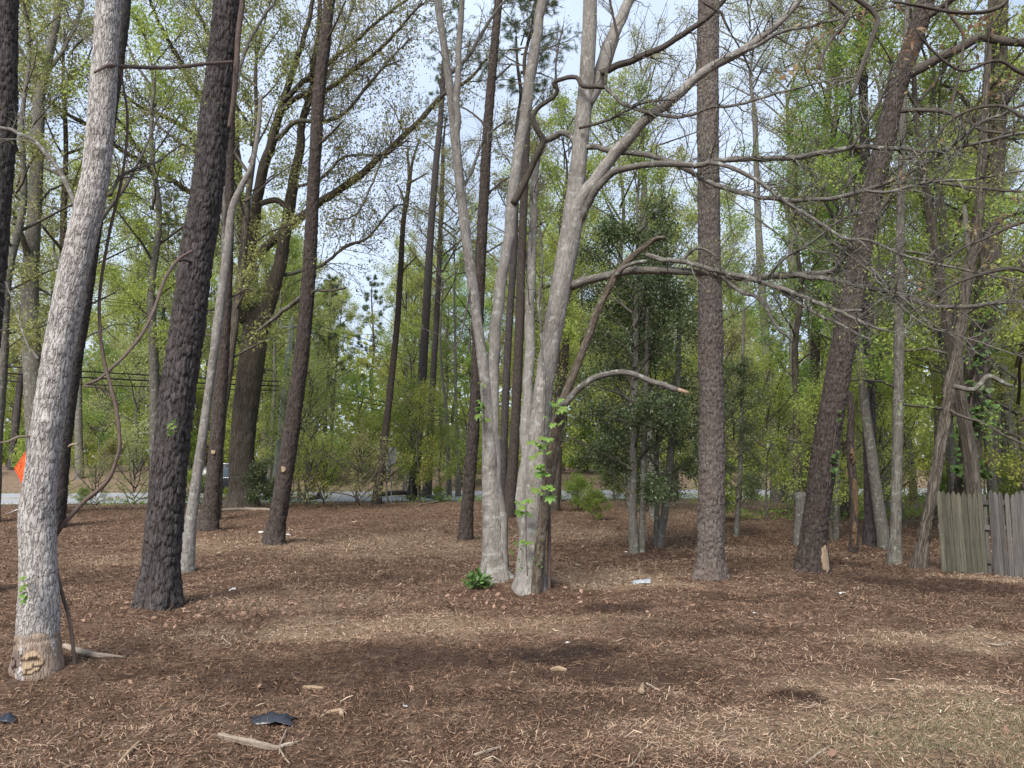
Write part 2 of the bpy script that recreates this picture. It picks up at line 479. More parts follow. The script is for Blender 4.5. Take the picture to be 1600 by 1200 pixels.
# ------------------------------------------------------------------ tubes
def resample(pts, rad, step, coarse_after=None):
    P = np.array([tuple(p) for p in pts], float); r = np.array(rad, float)
    n = len(P)
    if n == 2:
        d = np.linalg.norm(P[1] - P[0]); k = max(2, int(d / step) + 1)
        t = np.linspace(0, 1, k)[:, None]
        return P[0] * (1 - t) + P[1] * t, r[0] * (1 - t[:, 0]) + r[1] * t[:, 0]
    E = np.vstack([2 * P[0] - P[1], P, 2 * P[-1] - P[-2]])
    op, orr = [], []
    for i in range(n - 1):
        p0, p1, p2, p3 = E[i], E[i + 1], E[i + 2], E[i + 3]
        st_ = step if coarse_after is None or i < coarse_after else step * 6
        k = max(1, int(round(np.linalg.norm(p2 - p1) / st_)))
        t = (np.arange(k) / k)[:, None]
        c = 0.5 * (2 * p1 + (p2 - p0) * t + (2 * p0 - 5 * p1 + 4 * p2 - p3) * t ** 2 + (-p0 + 3 * p1 - 3 * p2 + p3) * t ** 3)
        op.append(c); orr.append(r[i] * (1 - t[:, 0]) + r[i + 1] * t[:, 0])
    op.append(P[-1:]); orr.append(r[-1:])
    return np.vstack(op), np.concatenate(orr)

def frames(P):
    T = np.gradient(P, axis=0); T = norm(T)
    A = np.zeros_like(P); B = np.zeros_like(P)
    a = np.array([1.0, 0, 0]) if abs(T[0][0]) < 0.9 else np.array([0, 0, 1.0])
    for i in range(len(P)):
        a = a - T[i] * a.dot(T[i]); a = a / max(np.linalg.norm(a), 1e-9)
        A[i] = a; B[i] = np.cross(T[i], a)
    return T, A, B

def cellular(th, s, Rm, cw, ch, seed):
    nT = max(4, int(round(2 * math.pi * Rm / cw)))
    wu = (vnoise(np.cos(th) * Rm * 9 + 40, s * 9 + np.sin(th) * Rm * 9, seed) - 0.5)
    wv_ = (vnoise(np.sin(th) * Rm * 9 + 70, s * 7 + np.cos(th) * Rm * 9, seed + 2) - 0.5)
    u = th / (2 * math.pi) * nT + wu * 0.8; v = s / ch + wv_ * 1.3
    iu = np.floor(u); iv = np.floor(v)
    f1 = np.full(u.shape, 9.0); f2 = np.full(u.shape, 9.0); cid = np.zeros(u.shape); cdv = np.zeros(u.shape)
    for du in (-1, 0, 1):
        for dv in (-1, 0, 1):
            cu = iu + du; cv = iv + dv; cm_ = np.mod(cu, nT)
            jx = hsh(cm_, cv, seed + 0.3); jy = hsh(cm_, cv, seed + 1.7)
            ddx = cu + 0.15 + 0.7 * jx - u; ddy = cv + 0.15 + 0.7 * jy - v
            d = np.sqrt(ddx ** 2 + ddy ** 2)
            nearer = d < f1
            f2 = np.where(nearer, f1, np.minimum(f2, d))
            cid = np.where(nearer, hsh(cm_, cv, seed + 3.3), cid); cdv = np.where(nearer, ddy, cdv)
            f1 = np.where(nearer, d, f1)
    return f2 - f1, cid, cdv

BARK = {'pine_dark': (.062, .150, .021), 'pine_red': (.06, .105, .018), 'pine_plate': (.064, .090, .016), 'white': (.030, .085, .006),
        'maple': (.03, .09, .0035), 'oak': (.055, .40, .030), 'grey': (.045, .2, .010), 'old_stem': (.04, .2, .012)}

def tube_mesh(name, P, r, nseg=10, bark=None, seed=1.0, rough=0.0, cap=True, lobes=0.0, knots=()):
    """one tube along P; bark gives real relief: plates or ridges pushed out, fissures left between them"""
    n = len(P)
    T, A, B = frames(P)
    th = np.linspace(0, 2 * math.pi, nseg, endpoint=False) + math.pi / 2
    s = np.concatenate([[0], np.cumsum(np.linalg.norm(np.diff(P, axis=0), axis=1))])
    TH, S = np.meshgrid(th, s)
    Rm = float(np.mean(r))
    rr = np.repeat(r[:, None], nseg, 1)
    cid = np.full(TH.shape, 0.5); ed = np.ones(TH.shape)
    rr = rr * (1 + (vnoise(np.cos(TH) * 1.6 + seed * 5, S * 1.5 / max(Rm * 4, .1) + np.sin(TH) * 1.6, seed) - 0.5) * (0.10 + rough))
    if lobes:
        rr = rr * (1 + lobes * np.cos(TH * 5 + seed) * sst(0.9, 0.0, S))
    for ks, kth, kw, kh in knots:
        dth = np.angle(np.exp(1j * (TH - kth))) * Rm
        dd = np.sqrt(dth ** 2 + (S - ks) ** 2) / kw
        rr = rr + kh * np.exp(-dd ** 2) - kh * 0.7 * np.exp(-(dd / 0.32) ** 2)
    if bark in BARK and nseg > 20:
        cw, ch, dp = BARK[bark]
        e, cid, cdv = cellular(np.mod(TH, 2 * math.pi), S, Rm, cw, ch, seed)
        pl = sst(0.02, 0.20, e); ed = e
        dp = dp * np.minimum(1, rr / 0.12)
        rr = rr + dp * (pl * (0.45 + 0.75 * cid) - 0.6) + dp * 0.55 * pl * np.clip(cdv, -.7, .7)
        rr = rr + (vnoise(np.cos(TH) * 30, S * 28 + np.sin(TH) * 30, seed) - 0.5) * dp * 0.55
    V = P[:, None, :] + (np.cos(TH)[..., None] * A[:, None, :] + np.sin(TH)[..., None] * B[:, None, :]) * rr[..., None]
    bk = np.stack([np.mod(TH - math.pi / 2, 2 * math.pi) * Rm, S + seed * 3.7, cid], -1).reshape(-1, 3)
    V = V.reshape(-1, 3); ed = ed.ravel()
    i = np.arange(n - 1)[:, None] * nseg; j = np.arange(nseg)[None, :]; j2 = (j + 1) % nseg
    q = np.stack([i + j, i + j2, i + nseg + j2, i + nseg + j], -1).reshape(-1, 4)
    tris = None
    if cap:
        V = np.vstack([V, P[-1:] + T[-1:] * r[-1] * 0.25, P[:1]]); bk = np.vstack([bk, bk[-1:], bk[:1]]); ed = np.concatenate([ed, [1, 1]])
        c = len(V) - 2; k = (n - 1) * nseg
        jj = np.arange(nseg)
        tris = np.concatenate([np.stack([k + jj, k + (jj + 1) % nseg, np.full(nseg, c)], 1),
                               np.stack([(jj + 1) % nseg, jj, np.full(nseg, c + 1)], 1)])
    return mesh_np(name, V, q, tris, attrs={'bk': bk, 'ed': ed})

def twig_mesh(name, polys, nseg=3):
    """many thin twigs at once; polys: list of (5x3 points, r0, r1)"""
    K = 5
    P = np.array([p[0] for p in polys]); m = len(P)
    r0 = np.array([p[1] for p in polys]); r1 = np.array([p[2] for p in polys])
    T = norm(np.gradient(P, axis=1))
    ref = np.where(np.abs(T[..., 2:3]) > 0.9, np.array([1.0, 0, 0]), np.array([0, 0, 1.0]))
    A = norm(np.cross(T, ref)); B = np.cross(T, A)
    t = np.linspace(0, 1, K)
    rad = r0[:, None] * (1 - t) + r1[:, None] * t
    th = np.arange(nseg) / nseg * 2 * math.pi
    V = P[:, :, None, :] + (np.cos(th)[None, None, :, None] * A[:, :, None, :] + np.sin(th)[None, None, :, None] * B[:, :, None, :]) * rad[:, :, None, None]
    base = (np.arange(m) * K * nseg)[:, None, None]
    i = (np.arange(K - 1) * nseg)[None, :, None]; j = np.arange(nseg)[None, None, :]; j2 = (j + 1) % nseg
    q = np.stack(np.broadcast_arrays(base + i + j, base + i + j2, base + i + nseg + j2, base + i + nseg + j), -1).reshape(-1, 4)
    return mesh_np(name, V.reshape(-1, 3), q)

def sprout(P, r, rng, n, L, lev, acc, tips, up=0.25, t0=0.2, ang=(0.6, 1.15), kids=4, t1=1.0):
    m = len(P)
    for _ in range(n):
        t = rng.uniform(t0, t1); f = t * (m - 1); i = min(int(f), m - 2); a = f - i
        p = P[i] * (1 - a) + P[i + 1] * a
        d = P[i + 1] - P[i]; d = d / max(np.linalg.norm(d), 1e-9)
        rr = r[i] if np.ndim(r) else r
        v = rng.normal(size=3); v -= d * v.dot(d); v /= max(np.linalg.norm(v), 1e-9)
        an = rng.uniform(*ang)
        dr = d * math.cos(an) + v * math.sin(an) + np.array([0, 0, up]); dr /= np.linalg.norm(dr)
        ln = L * rng.uniform(0.45, 1.2) * (1.15 - 0.6 * t) / 4
        pts = [p]; q = p
        for k in range(4):
            dr = dr + rng.normal(size=3) * 0.22 + np.array([0, 0, up * 0.12]); dr /= np.linalg.norm(dr)
            q = q + dr * ln; pts.append(q)
        pts = np.array(pts)
        ra = min(rr * 0.6, 0.0035 + L * 0.008)
        acc.append((pts, ra, max(0.0015, ra * 0.3)))
        if lev > 0:
            sprout(pts, np.linspace(ra, ra * .35, 5), rng, kids, L * 0.5, lev - 1, acc, tips, up, 0.25, ang, kids)
            tips.append((pts[-1], dr))
        else:
            tips.append((pts[-1], dr)); tips.append((pts[2], dr)); tips.append((pts[3], dr))

def leaf_mesh(name, C, rng, size, droop=0.3, aspect=0.5, jit=0.35, axis=None):
    """one folded two-triangle blade for each centre"""
    n = len(C); C = np.asarray(C, float)
    a = rng.normal(size=(n, 3)); a[:, 2] -= droop
    if axis is not None: a = a * 0.6 + np.asarray(axis)
    a = norm(a)
    b = rng.normal(size=(n, 3)); b = norm(np.cross(a, b)); c = np.cross(a, b)
    L = size * (1 + rng.uniform(-jit, jit, size=(n, 1))); W = L * aspect * 0.5
    base = C - a * L * 0.5; tip = C + a * L * 0.5
    l = C + b * W + c * W * 0.35 - a * L * 0.08; r = C - b * W + c * W * 0.35 - a * L * 0.08
    V = np.stack([base, l, tip, r], 1).reshape(-1, 3)
    k = np.arange(n)[:, None] * 4
    tr = np.concatenate([k + np.array([0, 2, 1]), k + np.array([0, 3, 2])])
    lv = np.repeat(np.clip(rng.normal(0.5, 0.25, n), 0, 1), 4)
    return mesh_np(name, V, None, tr, smooth=False, attrs={'lv': lv})

def clumps(tips, rng, k, rad):
    T_ = np.array([t[0] for t in tips])
    C = np.repeat(T_, k, 0)
    return C + rng.normal(size=C.shape) * rad

def needle_mesh(name, C, D, rng, k, L, w):
    """tufts of needles: k thin triangles fanned round each shoot"""
    C = np.repeat(np.asarray(C), k, 0); D = norm(np.repeat(np.asarray(D), k, 0))
    a = norm(D * 0.75 + rng.normal(size=C.shape) * 0.62)
    b = norm(np.cross(a, rng.normal(size=C.shape)))
    C = C - D * rng.uniform(0, 0.5, (len(C), 1)) * L
    ll = L * rng.uniform(.7, 1.15, (len(C), 1))
    V = np.stack([C - b * w, C + b * w, C + a * ll], 1).reshape(-1, 3)
    tr = np.arange(len(V)).reshape(-1, 3)
    lv = np.repeat(np.clip(rng.normal(0.5, 0.25, len(C)), 0, 1), 3)
    return mesh_np(name, V, None, tr, smooth=False, attrs={'lv': lv})

# ------------------------------------------------------------------ shared crowns (mesh data reused by many trees)
def gen_crown(seed, H0, H1, spread, nb, kind, leaf, lsize, k, rad, pend=0.0, lev=1, kids=4, subs=5, up=0.3):
    """a crown about the z axis between heights H0 and H1: branch mesh and leaf mesh"""
    rng = np.random.default_rng(seed)
    acc, tips = [], []
    for i in range(nb):
        t = (i + rng.uniform(0, 1)) / nb
        h = H0 + (H1 - H0) * t
        az = i * 2.4 + rng.uniform(-.4, .4)
        if kind == 'pine':
            L = spread * (0.35 + 0.9 * (1 - t)) * rng.uniform(.5, 1.1) * (0.5 + 0.5 * sst(0, .2, t)); el = rng.uniform(-0.1, 0.35) + 0.5 * t
        else:
            L = spread * (0.35 + 0.75 * math.sin(math.pi * min(1, 0.18 + 0.75 * t))) * rng.uniform(.6, 1.15); el = rng.uniform(0.25, 0.8) + 0.45 * t
        d = np.array([math.cos(az) * math.cos(el), math.sin(az) * math.cos(el), math.sin(el)])
        p = np.array([0, 0, h]); pts = [p]
        for j in range(4):
            d = d + rng.normal(size=3) * 0.13 + np.array([0, 0, -pend]); d /= np.linalg.norm(d)
            p = p + d * L / 4; pts.append(p)
        pts = np.array(pts)
        r0 = 0.012 + 0.014 * L
        acc.append((pts, r0, r0 * 0.3))
        sprout(pts, np.linspace(r0, r0 * .35, 5), rng, subs, L * 0.42, lev, acc, tips, up, 0.2, (0.5, 1.1), kids)
        tips.append((pts[-1], d))
    if kind == 'pine':
        lm_ = needle_mesh('needles', [t[0] for t in tips], [t[1] for t in tips], rng, k, lsize, rad)
    else:
        lm_ = leaf_mesh('leaves', clumps(tips, rng, k, rad), rng, lsize)
    return twig_mesh('branches', acc), lm_

DEC = [gen_crown(100 + i, 4.2 + i * 0.6, 15.5, 3.4, 25, 'dec', None, 0.115, 9, 0.20, lev=1, kids=4, subs=6) for i in range(5)]
DEC_THIN = [gen_crown(140 + i, 4.5, 16.0, 3.0, 20, 'dec', None, 0.10, 7, 0.15, lev=1, kids=4, subs=6) for i in range(3)]
SAP = [gen_crown(200 + i, 1.0, 6.2, 2.2, 20, 'dec', None, 0.09, 7, 0.18, lev=1, kids=3, subs=5, up=0.15) for i in range(4)]
PINE = [gen_crown(300 + i, 7.5 + i, 18.0, 2.6, 34, 'pine', None, 0.30, 9, 0.011, lev=1, kids=3, subs=5, up=0.1) for i in range(3)]
PINE_TOP = [gen_crown(330 + i, 0.0, 6.0, 2.4, 22, 'pine', None, 0.20, 12, 0.005, lev=1, kids=4, subs=6, up=0.1) for i in range(2)]
BROAD_TOP = [gen_crown(340 + i, 0.0, 6.5, 3.4, 20, 'dec', None, 0.085, 6, 0.14, lev=1, kids=4, subs=6) for i in range(2)]
TWIGGY = [gen_crown(450 + i, 0.05, 2.2, 1.7, 22, 'dec', None, 0.07, 2, 0.07, lev=1, kids=4, subs=5, up=0.1) for i in range(2)]
HOLLY = [gen_crown(400 + i, 0.9, 7.4, 1.9, 32, 'dec', None, 0.07, 9, 0.12, pend=0.07, lev=1, kids=4, subs=7, up=0.05) for i in range(2)]
SHRUB = [gen_crown(430 + i, 0.05, 1.9, 1.25, 18, 'dec', None, 0.09, 8, 0.12, lev=1, kids=3, subs=5, up=0.2) for i in range(3)]

def use(me, mat, name, parent, loc=(0, 0, 0), rz=0.0, sc=(1, 1, 1)):
    """a part that shares mesh data with its like; the material sits on the object"""
    o = bpy.data.objects.new(name, me)
    COL.objects.link(o)
    if len(me.materials) == 0: me.materials.append(None)
    o.material_slots[0].link = 'OBJECT'; o.material_slots[0].material = mat
    o.parent = parent; o.location = loc; o.rotation_euler = (0, 0, rz); o.scale = sc
    o['kind'] = 'stuff'
    return o

# ------------------------------------------------------------------ trees traced from the photograph, each at its own distance
def pxpath(path, Y0, Y1=None, sag=0.0):
    """photograph pixels with widths -> world points and radii, the distance running from Y0 to Y1"""
    Y1 = Y0 if Y1 is None else Y1
    L = [0.0]
    for a, b in zip(path[:-1], path[1:]): L.append(L[-1] + math.hypot(b[0] - a[0], b[1] - a[1]))
    pts, rad = [], []
    for (px, py, w), l in zip(path, L):
        t = l / max(L[-1], 1e-6)
        p = at(px, py, Y0 + (Y1 - Y0) * t)
        pts.append(np.array(p)); rad.append(0.5 * w / F * zcam(p))
    return pts, rad

TREES = {}
def tree(name, label, path, bark, limbs=(), drift=0.0, ext=0.0, nseg=14, step=None, crown=None, Y=None, cat='tree', seed=1.0, group=None,
         flare=1.42, twig_mat='twig', leaf_mat_='leaf_oak', leaf=(0.055, 3, 0.06), knots=(), lobes=0.05, crown_sc=1.0, rough=0.0, bury=0.25, twig_k=1.0, thin=0.93, twig_l=1.0):
    rng = np.random.default_rng(int(seed * 97) + 5)
    b = hit(path[0][0], path[0][1]) if Y is None else at(path[0][0], path[0][1], Y)
    Y0 = b.y
    gzb = float(gz(b.x, b.y))
    b = np.array([b.x, b.y, gzb])
    root = empty(name, tuple(b))
    tag(root, label, cat, group)
    pts, rad = pxpath(path, Y0, Y0 + drift)
    if nseg > 20: rad = [q * thin for q in rad]
    pts[0] = np.array([pts[0][0], pts[0][1], gzb])
    # foot: flare into the soil
    d0 = pts[1] - pts[0]
    pts = [pts[0] - np.array([d0[0] * 0.02, 0, bury])] + pts
    rad = [rad[0] * flare] + [rad[0] * (1 + (flare - 1) * 0.55)] + rad[1:]
    top_i = len(pts) - 2 if path[-1][1] < -40 else None
    if ext:
        d = norm(pts[-1] - pts[-2]); d = norm(d * 0.6 + np.array([0, 0, 0.6]))
        e0 = pts[-1]
        for k in range(1, 4):
            pts.append(e0 + d * ext * k / 3 + rng.normal(size=3) * np.array([.08, .08, 0])); rad.append(rad[-1] * 0.72)
    P, r = resample(pts, rad, step or max(0.05, np.mean(rad) * 0.6), top_i)
    tr = link('trunk', tube_mesh('trunk', P - b, r, nseg, bark, seed, rough, knots=knots, lobes=lobes), M[bark], root)
    acc, tips = [], []
    for lb in limbs:
        lp, dy0, dy1, lmat, ntw, tl = lb[:6]
        opt = lb[6] if len(lb) > 6 else {}
        lpts, lrad = pxpath(lp, Y0 + drift * opt.get('f', 0.5) + dy0, Y0 + drift * opt.get('f', 0.5) + dy1)
        LP, lr = resample(lpts, lrad, max(0.04, np.mean(lrad) * 1.6))
        LP = LP + (np.stack([fbm(np.arange(len(LP)) * .22, np.full(len(LP), seed + k * 9.1 + lp[0][0]), k, 3) for k in range(3)], 1) - 0.5) * np.minimum(1, np.arange(len(LP)) / 5)[:, None] * np.mean(lrad) * 1.6
        seg = 14 if np.mean(lrad) > 0.05 else 8
        link(opt.get('name', 'limb'), tube_mesh('limb', LP - b, lr, seg, None, seed + lp[0][0] * .01, 0.15), M[lmat], root)
        if ntw:
            sprout(LP - b, lr, rng, int(ntw * twig_k), tl * twig_l, opt.get('lev', 1), acc, tips, opt.get('up', 0.2), opt.get('t0', 0.15), kids=opt.get('kids', 4))
    if acc:
        o = link('twigs', twig_mesh('twigs', acc), M[twig_mat], root); o['kind'] = 'stuff'
    if tips and leaf and leaf[1] > 0:
        sel = tips
        if leaf[1] < 1:
            sel = [t for t in tips if rng.random() < leaf[1]]; kk = 1
        else: kk = int(leaf[1])
        if sel:
            o = link('crown', leaf_mesh('leaves', clumps(sel, rng, kk, leaf[2]), rng, leaf[0], 0.8), M[leaf_mat_], root); o['kind'] = 'stuff'
    if crown and ext:
        protos, cmat, h = crown
        e = pts[-1] - np.array([0, 0, h * crown_sc]) - b
        pr = protos[int(seed * 7) % len(protos)]
        # the branches start on the trunk's own axis near its top
        ax = pts[-3] - b
        use(pr[0], M['twig'], 'branches', root, tuple(ax), seed * 2.1, (crown_sc,) * 3)
        use(pr[1], M[cmat], 'crown', root, tuple(ax), seed * 2.1, (crown_sc,) * 3)
    TREES[label] = (root, Y0, P, r)
    return root, Y0

PT = (PINE_TOP, 'needle', 4.0)
BT = (BROAD_TOP, 'leaf_oak', 4.0)

# left edge: dark pine half out of frame
tree('pine_tree', 'dark pine trunk cut off by the left edge of the picture', [(-72, 935, 58), (-48, 700, 50), (-22, 500, 45), (0, 250, 42), (6, 100, 40), (8, 0, 39), (12, -120, 36)],
     'pine_dark', ext=4, nseg=60, step=0.035, crown=PT, seed=1.3)
# pale tree with scarred foot
T1 = tree('oak_tree', 'pale grey barked tree with a scarred foot, nearest on the left', [(58, 1045, 66), (59, 1000, 64), (60, 930, 60), (59, 860, 56), (58, 800, 53), (68, 715, 50), (78, 640, 49), (90, 560, 49), (105, 480, 47), (120, 400, 46), (142, 310, 44), (152, 250, 42), (160, 150, 41), (167, 50, 38), (169, 0, 37), (173, -120, 35)],
     'white', ext=5, nseg=100, step=0.02, crown=BT, seed=2.1, flare=1.32, lobes=.06,
     limbs=[([(118, 322, 9), (105, 290, 8), (88, 258, 7), (55, 222, 6), (20, 205, 6), (-30, 190, 5)], 0.1, 0.9, 'limb', 10, 0.7),
            ([(48, 682, 4), (28, 683, 3.5), (10, 690, 3), (-20, 694, 2)], -0.1, -0.5, 'drift', 2, 0.2, {'name': 'dead_branch'}),
            ([(172, 305, 6), (185, 280, 5), (215, 262, 4.5), (250, 250, 3.5), (285, 225, 2)], 0.0, 0.9, 'limb_dark', 14, 0.6),
            ([(155, 350, 6), (175, 320, 5), (200, 285, 4.5), (225, 235, 3.5), (245, 190, 2.5), (282, 130, 1.5)], 0.2, 1.5, 'limb_dark', 16, 0.7),
            ([(168, 130, 5), (152, 85, 4), (140, 60, 3), (100, 20, 2)], 0.0, 0.8, 'limb_dark', 8, 0.6),
            ([(108, 698, 5), (112, 695, 4), (122, 694, 3.5)], -.15, -.2, 'drift', 0, 0.2, {'name': 'branch_stub'}),
            ([(60, 562, 4), (40, 530, 3), (20, 470, 2.4), (8, 440, 1.6)], 0.1, .9, 'limb', 8, 0.5)],
     leaf=(0.04, 0.25, 0.03), knots=[(2.35, -1.2, .07, .035), (2.62, -1.9, .045, .02), (3.05, -1.0, .05, .025), (3.35, -1.9, .05, .022), (4.15, -1.4, .05, .02), (4.9, -1.2, .05, .03), (5.15, -1.6, .07, .03), (6.2, -1.3, .045, .03), (6.75, -1.45, .04, .025), (1.2, -1.7, .03, .012)])
# dark pine behind it
tree('pine_tree', 'dark pine trunk half hidden behind the pale scarred tree', [(80, 822, 34), (95, 700, 31), (108, 600, 30), (128, 480, 28), (160, 250, 26), (178, 120, 25), (191, 20, 24), (205, -120, 22)],
     'pine_dark', ext=4, nseg=28, step=0.06, crown=PT, seed=3.2)
tree('oak_tree', 'grey forked tree behind the pale tree at far left', [(62, 795, 34), (58, 700, 30), (52, 600, 27), (47, 450, 24), (54, 330, 20), (60, 200, 17), (62, 150, 15), (78, 80, 12), (92, 10, 11), (100, -80, 9)],
     'grey', Y=27, ext=3, nseg=14, seed=4.1, crown=BT,
     limbs=[([(60, 190, 11), (52, 110, 9), (46, 40, 8), (38, -40, 7)], 0, 1.5, 'grey', 16, 1.6), ([(46, 410, 9), (28, 350, 8), (12, 325, 7), (-20, 300, 6)], 0, -2, 'grey', 12, 1.6),
            ([(68, 120, 8), (110, 60, 5), (130, 0, 4)], 0, 2, 'grey', 14, 1.6), ([(52, 330, 6), (78, 300, 4), (110, 280, 3)], 0, 1, 'grey', 8, 1.4), ([(56, 250, 6), (30, 190, 4), (10, 160, 3)], 0, 1, 'grey', 10, 1.4)], leaf=(0.085, 4, .14))
# big dark pine
T2 = tree('pine_tree', 'thick dark pine with shaggy flaking bark, second from the left in front', [(247, 945, 62), (252, 880, 59), (258, 800, 57), (268, 700, 56), (280, 600, 54), (294, 500, 53), (307, 400, 52), (323, 300, 50), (334, 200, 48), (346, 100, 46), (357, 0, 45), (366, -120, 42)],
     'pine_dark', ext=5, nseg=100, step=0.023, crown=PT, seed=5.4, flare=1.5, lobes=.08,
     limbs=[([(300, 410, 5), (288, 406, 4.5), (280, 408, 4)], -.2, -.35, 'pine_dark', 0, 0, {'name': 'branch_stub'})], leaf=None)
# pale thin trunk to its right
tree('maple_tree', 'slender pale trunk just right of the thick dark pine', [(289, 893, 28), (296, 830, 21), (303, 780, 18), (314, 700, 15), (328, 600, 14), (341, 500, 15), (354, 400, 14), (362, 330, 12), (378, 290, 10), (392, 262, 8), (402, 215, 7), (408, 150, 6)],
     'maple', nseg=26, step=0.05, seed=6.2, flare=1.2,
     limbs=[([(349, 440, 7), (350, 350, 7), (352, 250, 6), (372, 120, 6), (392, 60, 5), (430, 0, 4)], 0, 1.5, 'limb', 12, 1.0)], leaf=(.05, .6, .05))
tree('pine_tree', 'narrow dark pine standing left of the big oak', [(325, 827, 30), (331, 770, 25), (338, 690, 22), (345, 600, 21), (351, 500, 20), (355, 400, 19), (358, 200, 18), (362, 0, 17), (366, -100, 16)],
     'pine_red', ext=4, nseg=28, step=0.06, crown=PT, seed=7.7,
     limbs=[([(350, 470, 4), (385, 452, 3), (395, 455, 2)], 0, .3, 'limb_dark', 3, .4)], leaf=None)
# the big oak by the road
OAKL = [([(390, 505, 30), (388, 450, 27), (385, 380, 24), (377, 320, 18), (370, 250, 15), (366, 190, 13), (362, 100, 11), (360, 0, 9), (360, -80, 7)], 0, 0.5, 'oak', 18, 3.0, {'t0': .4}),
        ([(410, 510, 26), (425, 450, 23), (440, 400, 20), (455, 320, 17), (465, 250, 14), (474, 195, 12), (485, 140, 10), (495, 80, 8), (500, -20, 6)], 0, -1.5, 'oak', 16, 3.0, {'t0': .4}),
        ([(389, 395, 18), (400, 320, 17), (420, 235, 15), (440, 165, 12), (465, 90, 9), (485, 30, 7), (495, -40, 5)], 0, -3, 'oak', 16, 3.0, {'t0': .3}),
        ([(402, 398, 15), (435, 370, 14), (475, 335, 13), (500, 315, 12), (550, 280, 11), (590, 250, 10), (625, 215, 9), (655, 190, 8), (690, 152, 7), (735, 120, 5), (770, 80, 3.5)], 0, -4, 'limb_dark', 34, 2.6),
        ([(442, 160, 9), (470, 130, 8), (500, 110, 7), (530, 85, 6), (565, 55, 5.5), (600, 25, 4.5), (640, -5, 3.5)], -2, -4, 'limb_dark', 26, 2.4),
        ([(432, 180, 9), (470, 150, 8), (510, 140, 7), (550, 110, 6.5), (590, 80, 5.5), (625, 45, 4.5), (660, 5, 3)], -2, -5, 'limb_dark', 28, 2.4),
        ([(432, 218, 8), (465, 190, 7), (505, 190, 6), (540, 175, 5.5), (565, 145, 5), (600, 105, 4), (640, 60, 2.5)], -2, -4.5, 'limb', 26, 2.2),
        ([(462, 292, 5), (500, 280, 4.5), (540, 245, 4), (600, 240, 3), (640, 215, 2)], -1, -4, 'limb', 22, 2.2),
        ([(408, 318, 9), (430, 313, 9), (448, 325, 9), (455, 335, 8)], -1, -1, 'oak', 0, 0),
        ([(445, 430, 6), (500, 415, 5), (540, 385, 4.5), (575, 370, 4), (615, 325, 3), (640, 318, 2)], 0, -2, 'limb', 24, 2.2),
        ([(376, 345, 10), (350, 330, 9), (295, 300, 8), (240, 262, 7), (200, 240, 7), (135, 195, 6), (65, 155, 5), (25, 138, 4)], 0, -5, 'limb_dark', 34, 2.4),
        ([(367, 250, 9), (330, 232, 8), (280, 195, 7), (240, 175, 6), (215, 165, 5), (190, 145, 4), (150, 120, 3)], 0, -4, 'limb', 26, 2.4),
        ([(364, 195, 10), (325, 155, 9), (300, 135, 8), (280, 95, 7), (260, 60, 6), (240, 15, 5), (230, -30, 4)], 0, -4, 'limb_dark', 26, 2.4),
        ([(362, 110, 7), (330, 60, 6), (310, 20, 5), (290, -30, 4)], 0, -2, 'limb', 20, 2.4),
        ([(480, 170, 6), (520, 100, 4), (540, 40, 3), (560, -10, 2)], -1.5, -1, 'limb', 20, 2.2),
        ([(375, 300, 6), (330, 340, 4), (260, 350, 3), (220, 330, 2)], 0, -3, 'limb', 16, 2.0),
        ([(600, 243, 4), (560, 330, 3), (520, 345, 2)], -3.5, -3.5, 'limb', 10, 1.6)]
tree('oak_tree', 'massive oak with a flared foot and three stems beside the road', [(378, 791, 58), (380, 770, 50), (378, 720, 44), (382, 660, 45), (389, 600, 46), (395, 550, 45), (399, 505, 44), (400, 480, 36)],
     'oak', OAKL, nseg=48, step=0.12, seed=8.3, flare=1.5, lobes=0.08, leaf=(0.10, 5, .13), twig_k=1.8, thin=0.84)
# dark leaning pine
tree('pine_tree', 'dark leaning pine with two small saw cuts, right of the utility pole', [(428, 849, 34), (433, 815, 30), (441, 765, 28), (453, 690, 27), (464, 610, 25), (474, 530, 24), (482, 440, 22), (487, 350, 21), (492, 250, 20), (498, 150, 20), (508, 60, 19), (515, 0, 18), (523, -90, 16)],
     'pine_red', ext=4, nseg=44, step=0.045, crown=PT, seed=9.1, flare=1.4,
     limbs=[([(472, 463, 8), (450, 480, 7), (425, 500, 6), (402, 518, 4)], 0, 1.0, 'limb', 4, .6),
            ([(484, 468, 6), (492, 455, 5), (510, 455, 4), (540, 450, 3)], 0, -.8, 'limb_dark', 6, .8),
            ([(494, 230, 5), (520, 205, 4), (535, 190, 3)], 0, -.8, 'limb_dark', 8, .7, ),
            ([(507, 70, 4), (525, 35, 3), (540, 0, 2)], 0, -.8, 'limb_dark', 8, .7)], leaf=(.06, .6, .06), leaf_mat_='leaf_spring')
tree('dead_tree', 'thin dead snag with a forked broken top', [(588, 788, 15), (594, 740, 13), (604, 660, 11), (614, 570, 10), (621, 500, 9.5), (626, 420, 9), (630, 350, 8), (636, 310, 7), (640, 285, 6), (644, 255, 4.5), (655, 218, 2)],
     'pine_red', seed=10.2, nseg=12,
     limbs=[([(636, 310, 5), (638, 270, 4.5), (636, 232, 3.5)], 0, 0, 'limb_dark', 2, .3), ([(633, 322, 4), (627, 300, 3), (621, 288, 2)], 0, 0, 'limb_dark', 0, .3),
            ([(641, 285, 4), (652, 280, 3), (668, 270, 2)], 0, 0.3, 'limb_dark', 2, .4), ([(626, 440, 4), (632, 420, 3), (652, 400, 2)], 0, .2, 'limb_dark', 4, .5)], leaf=None)
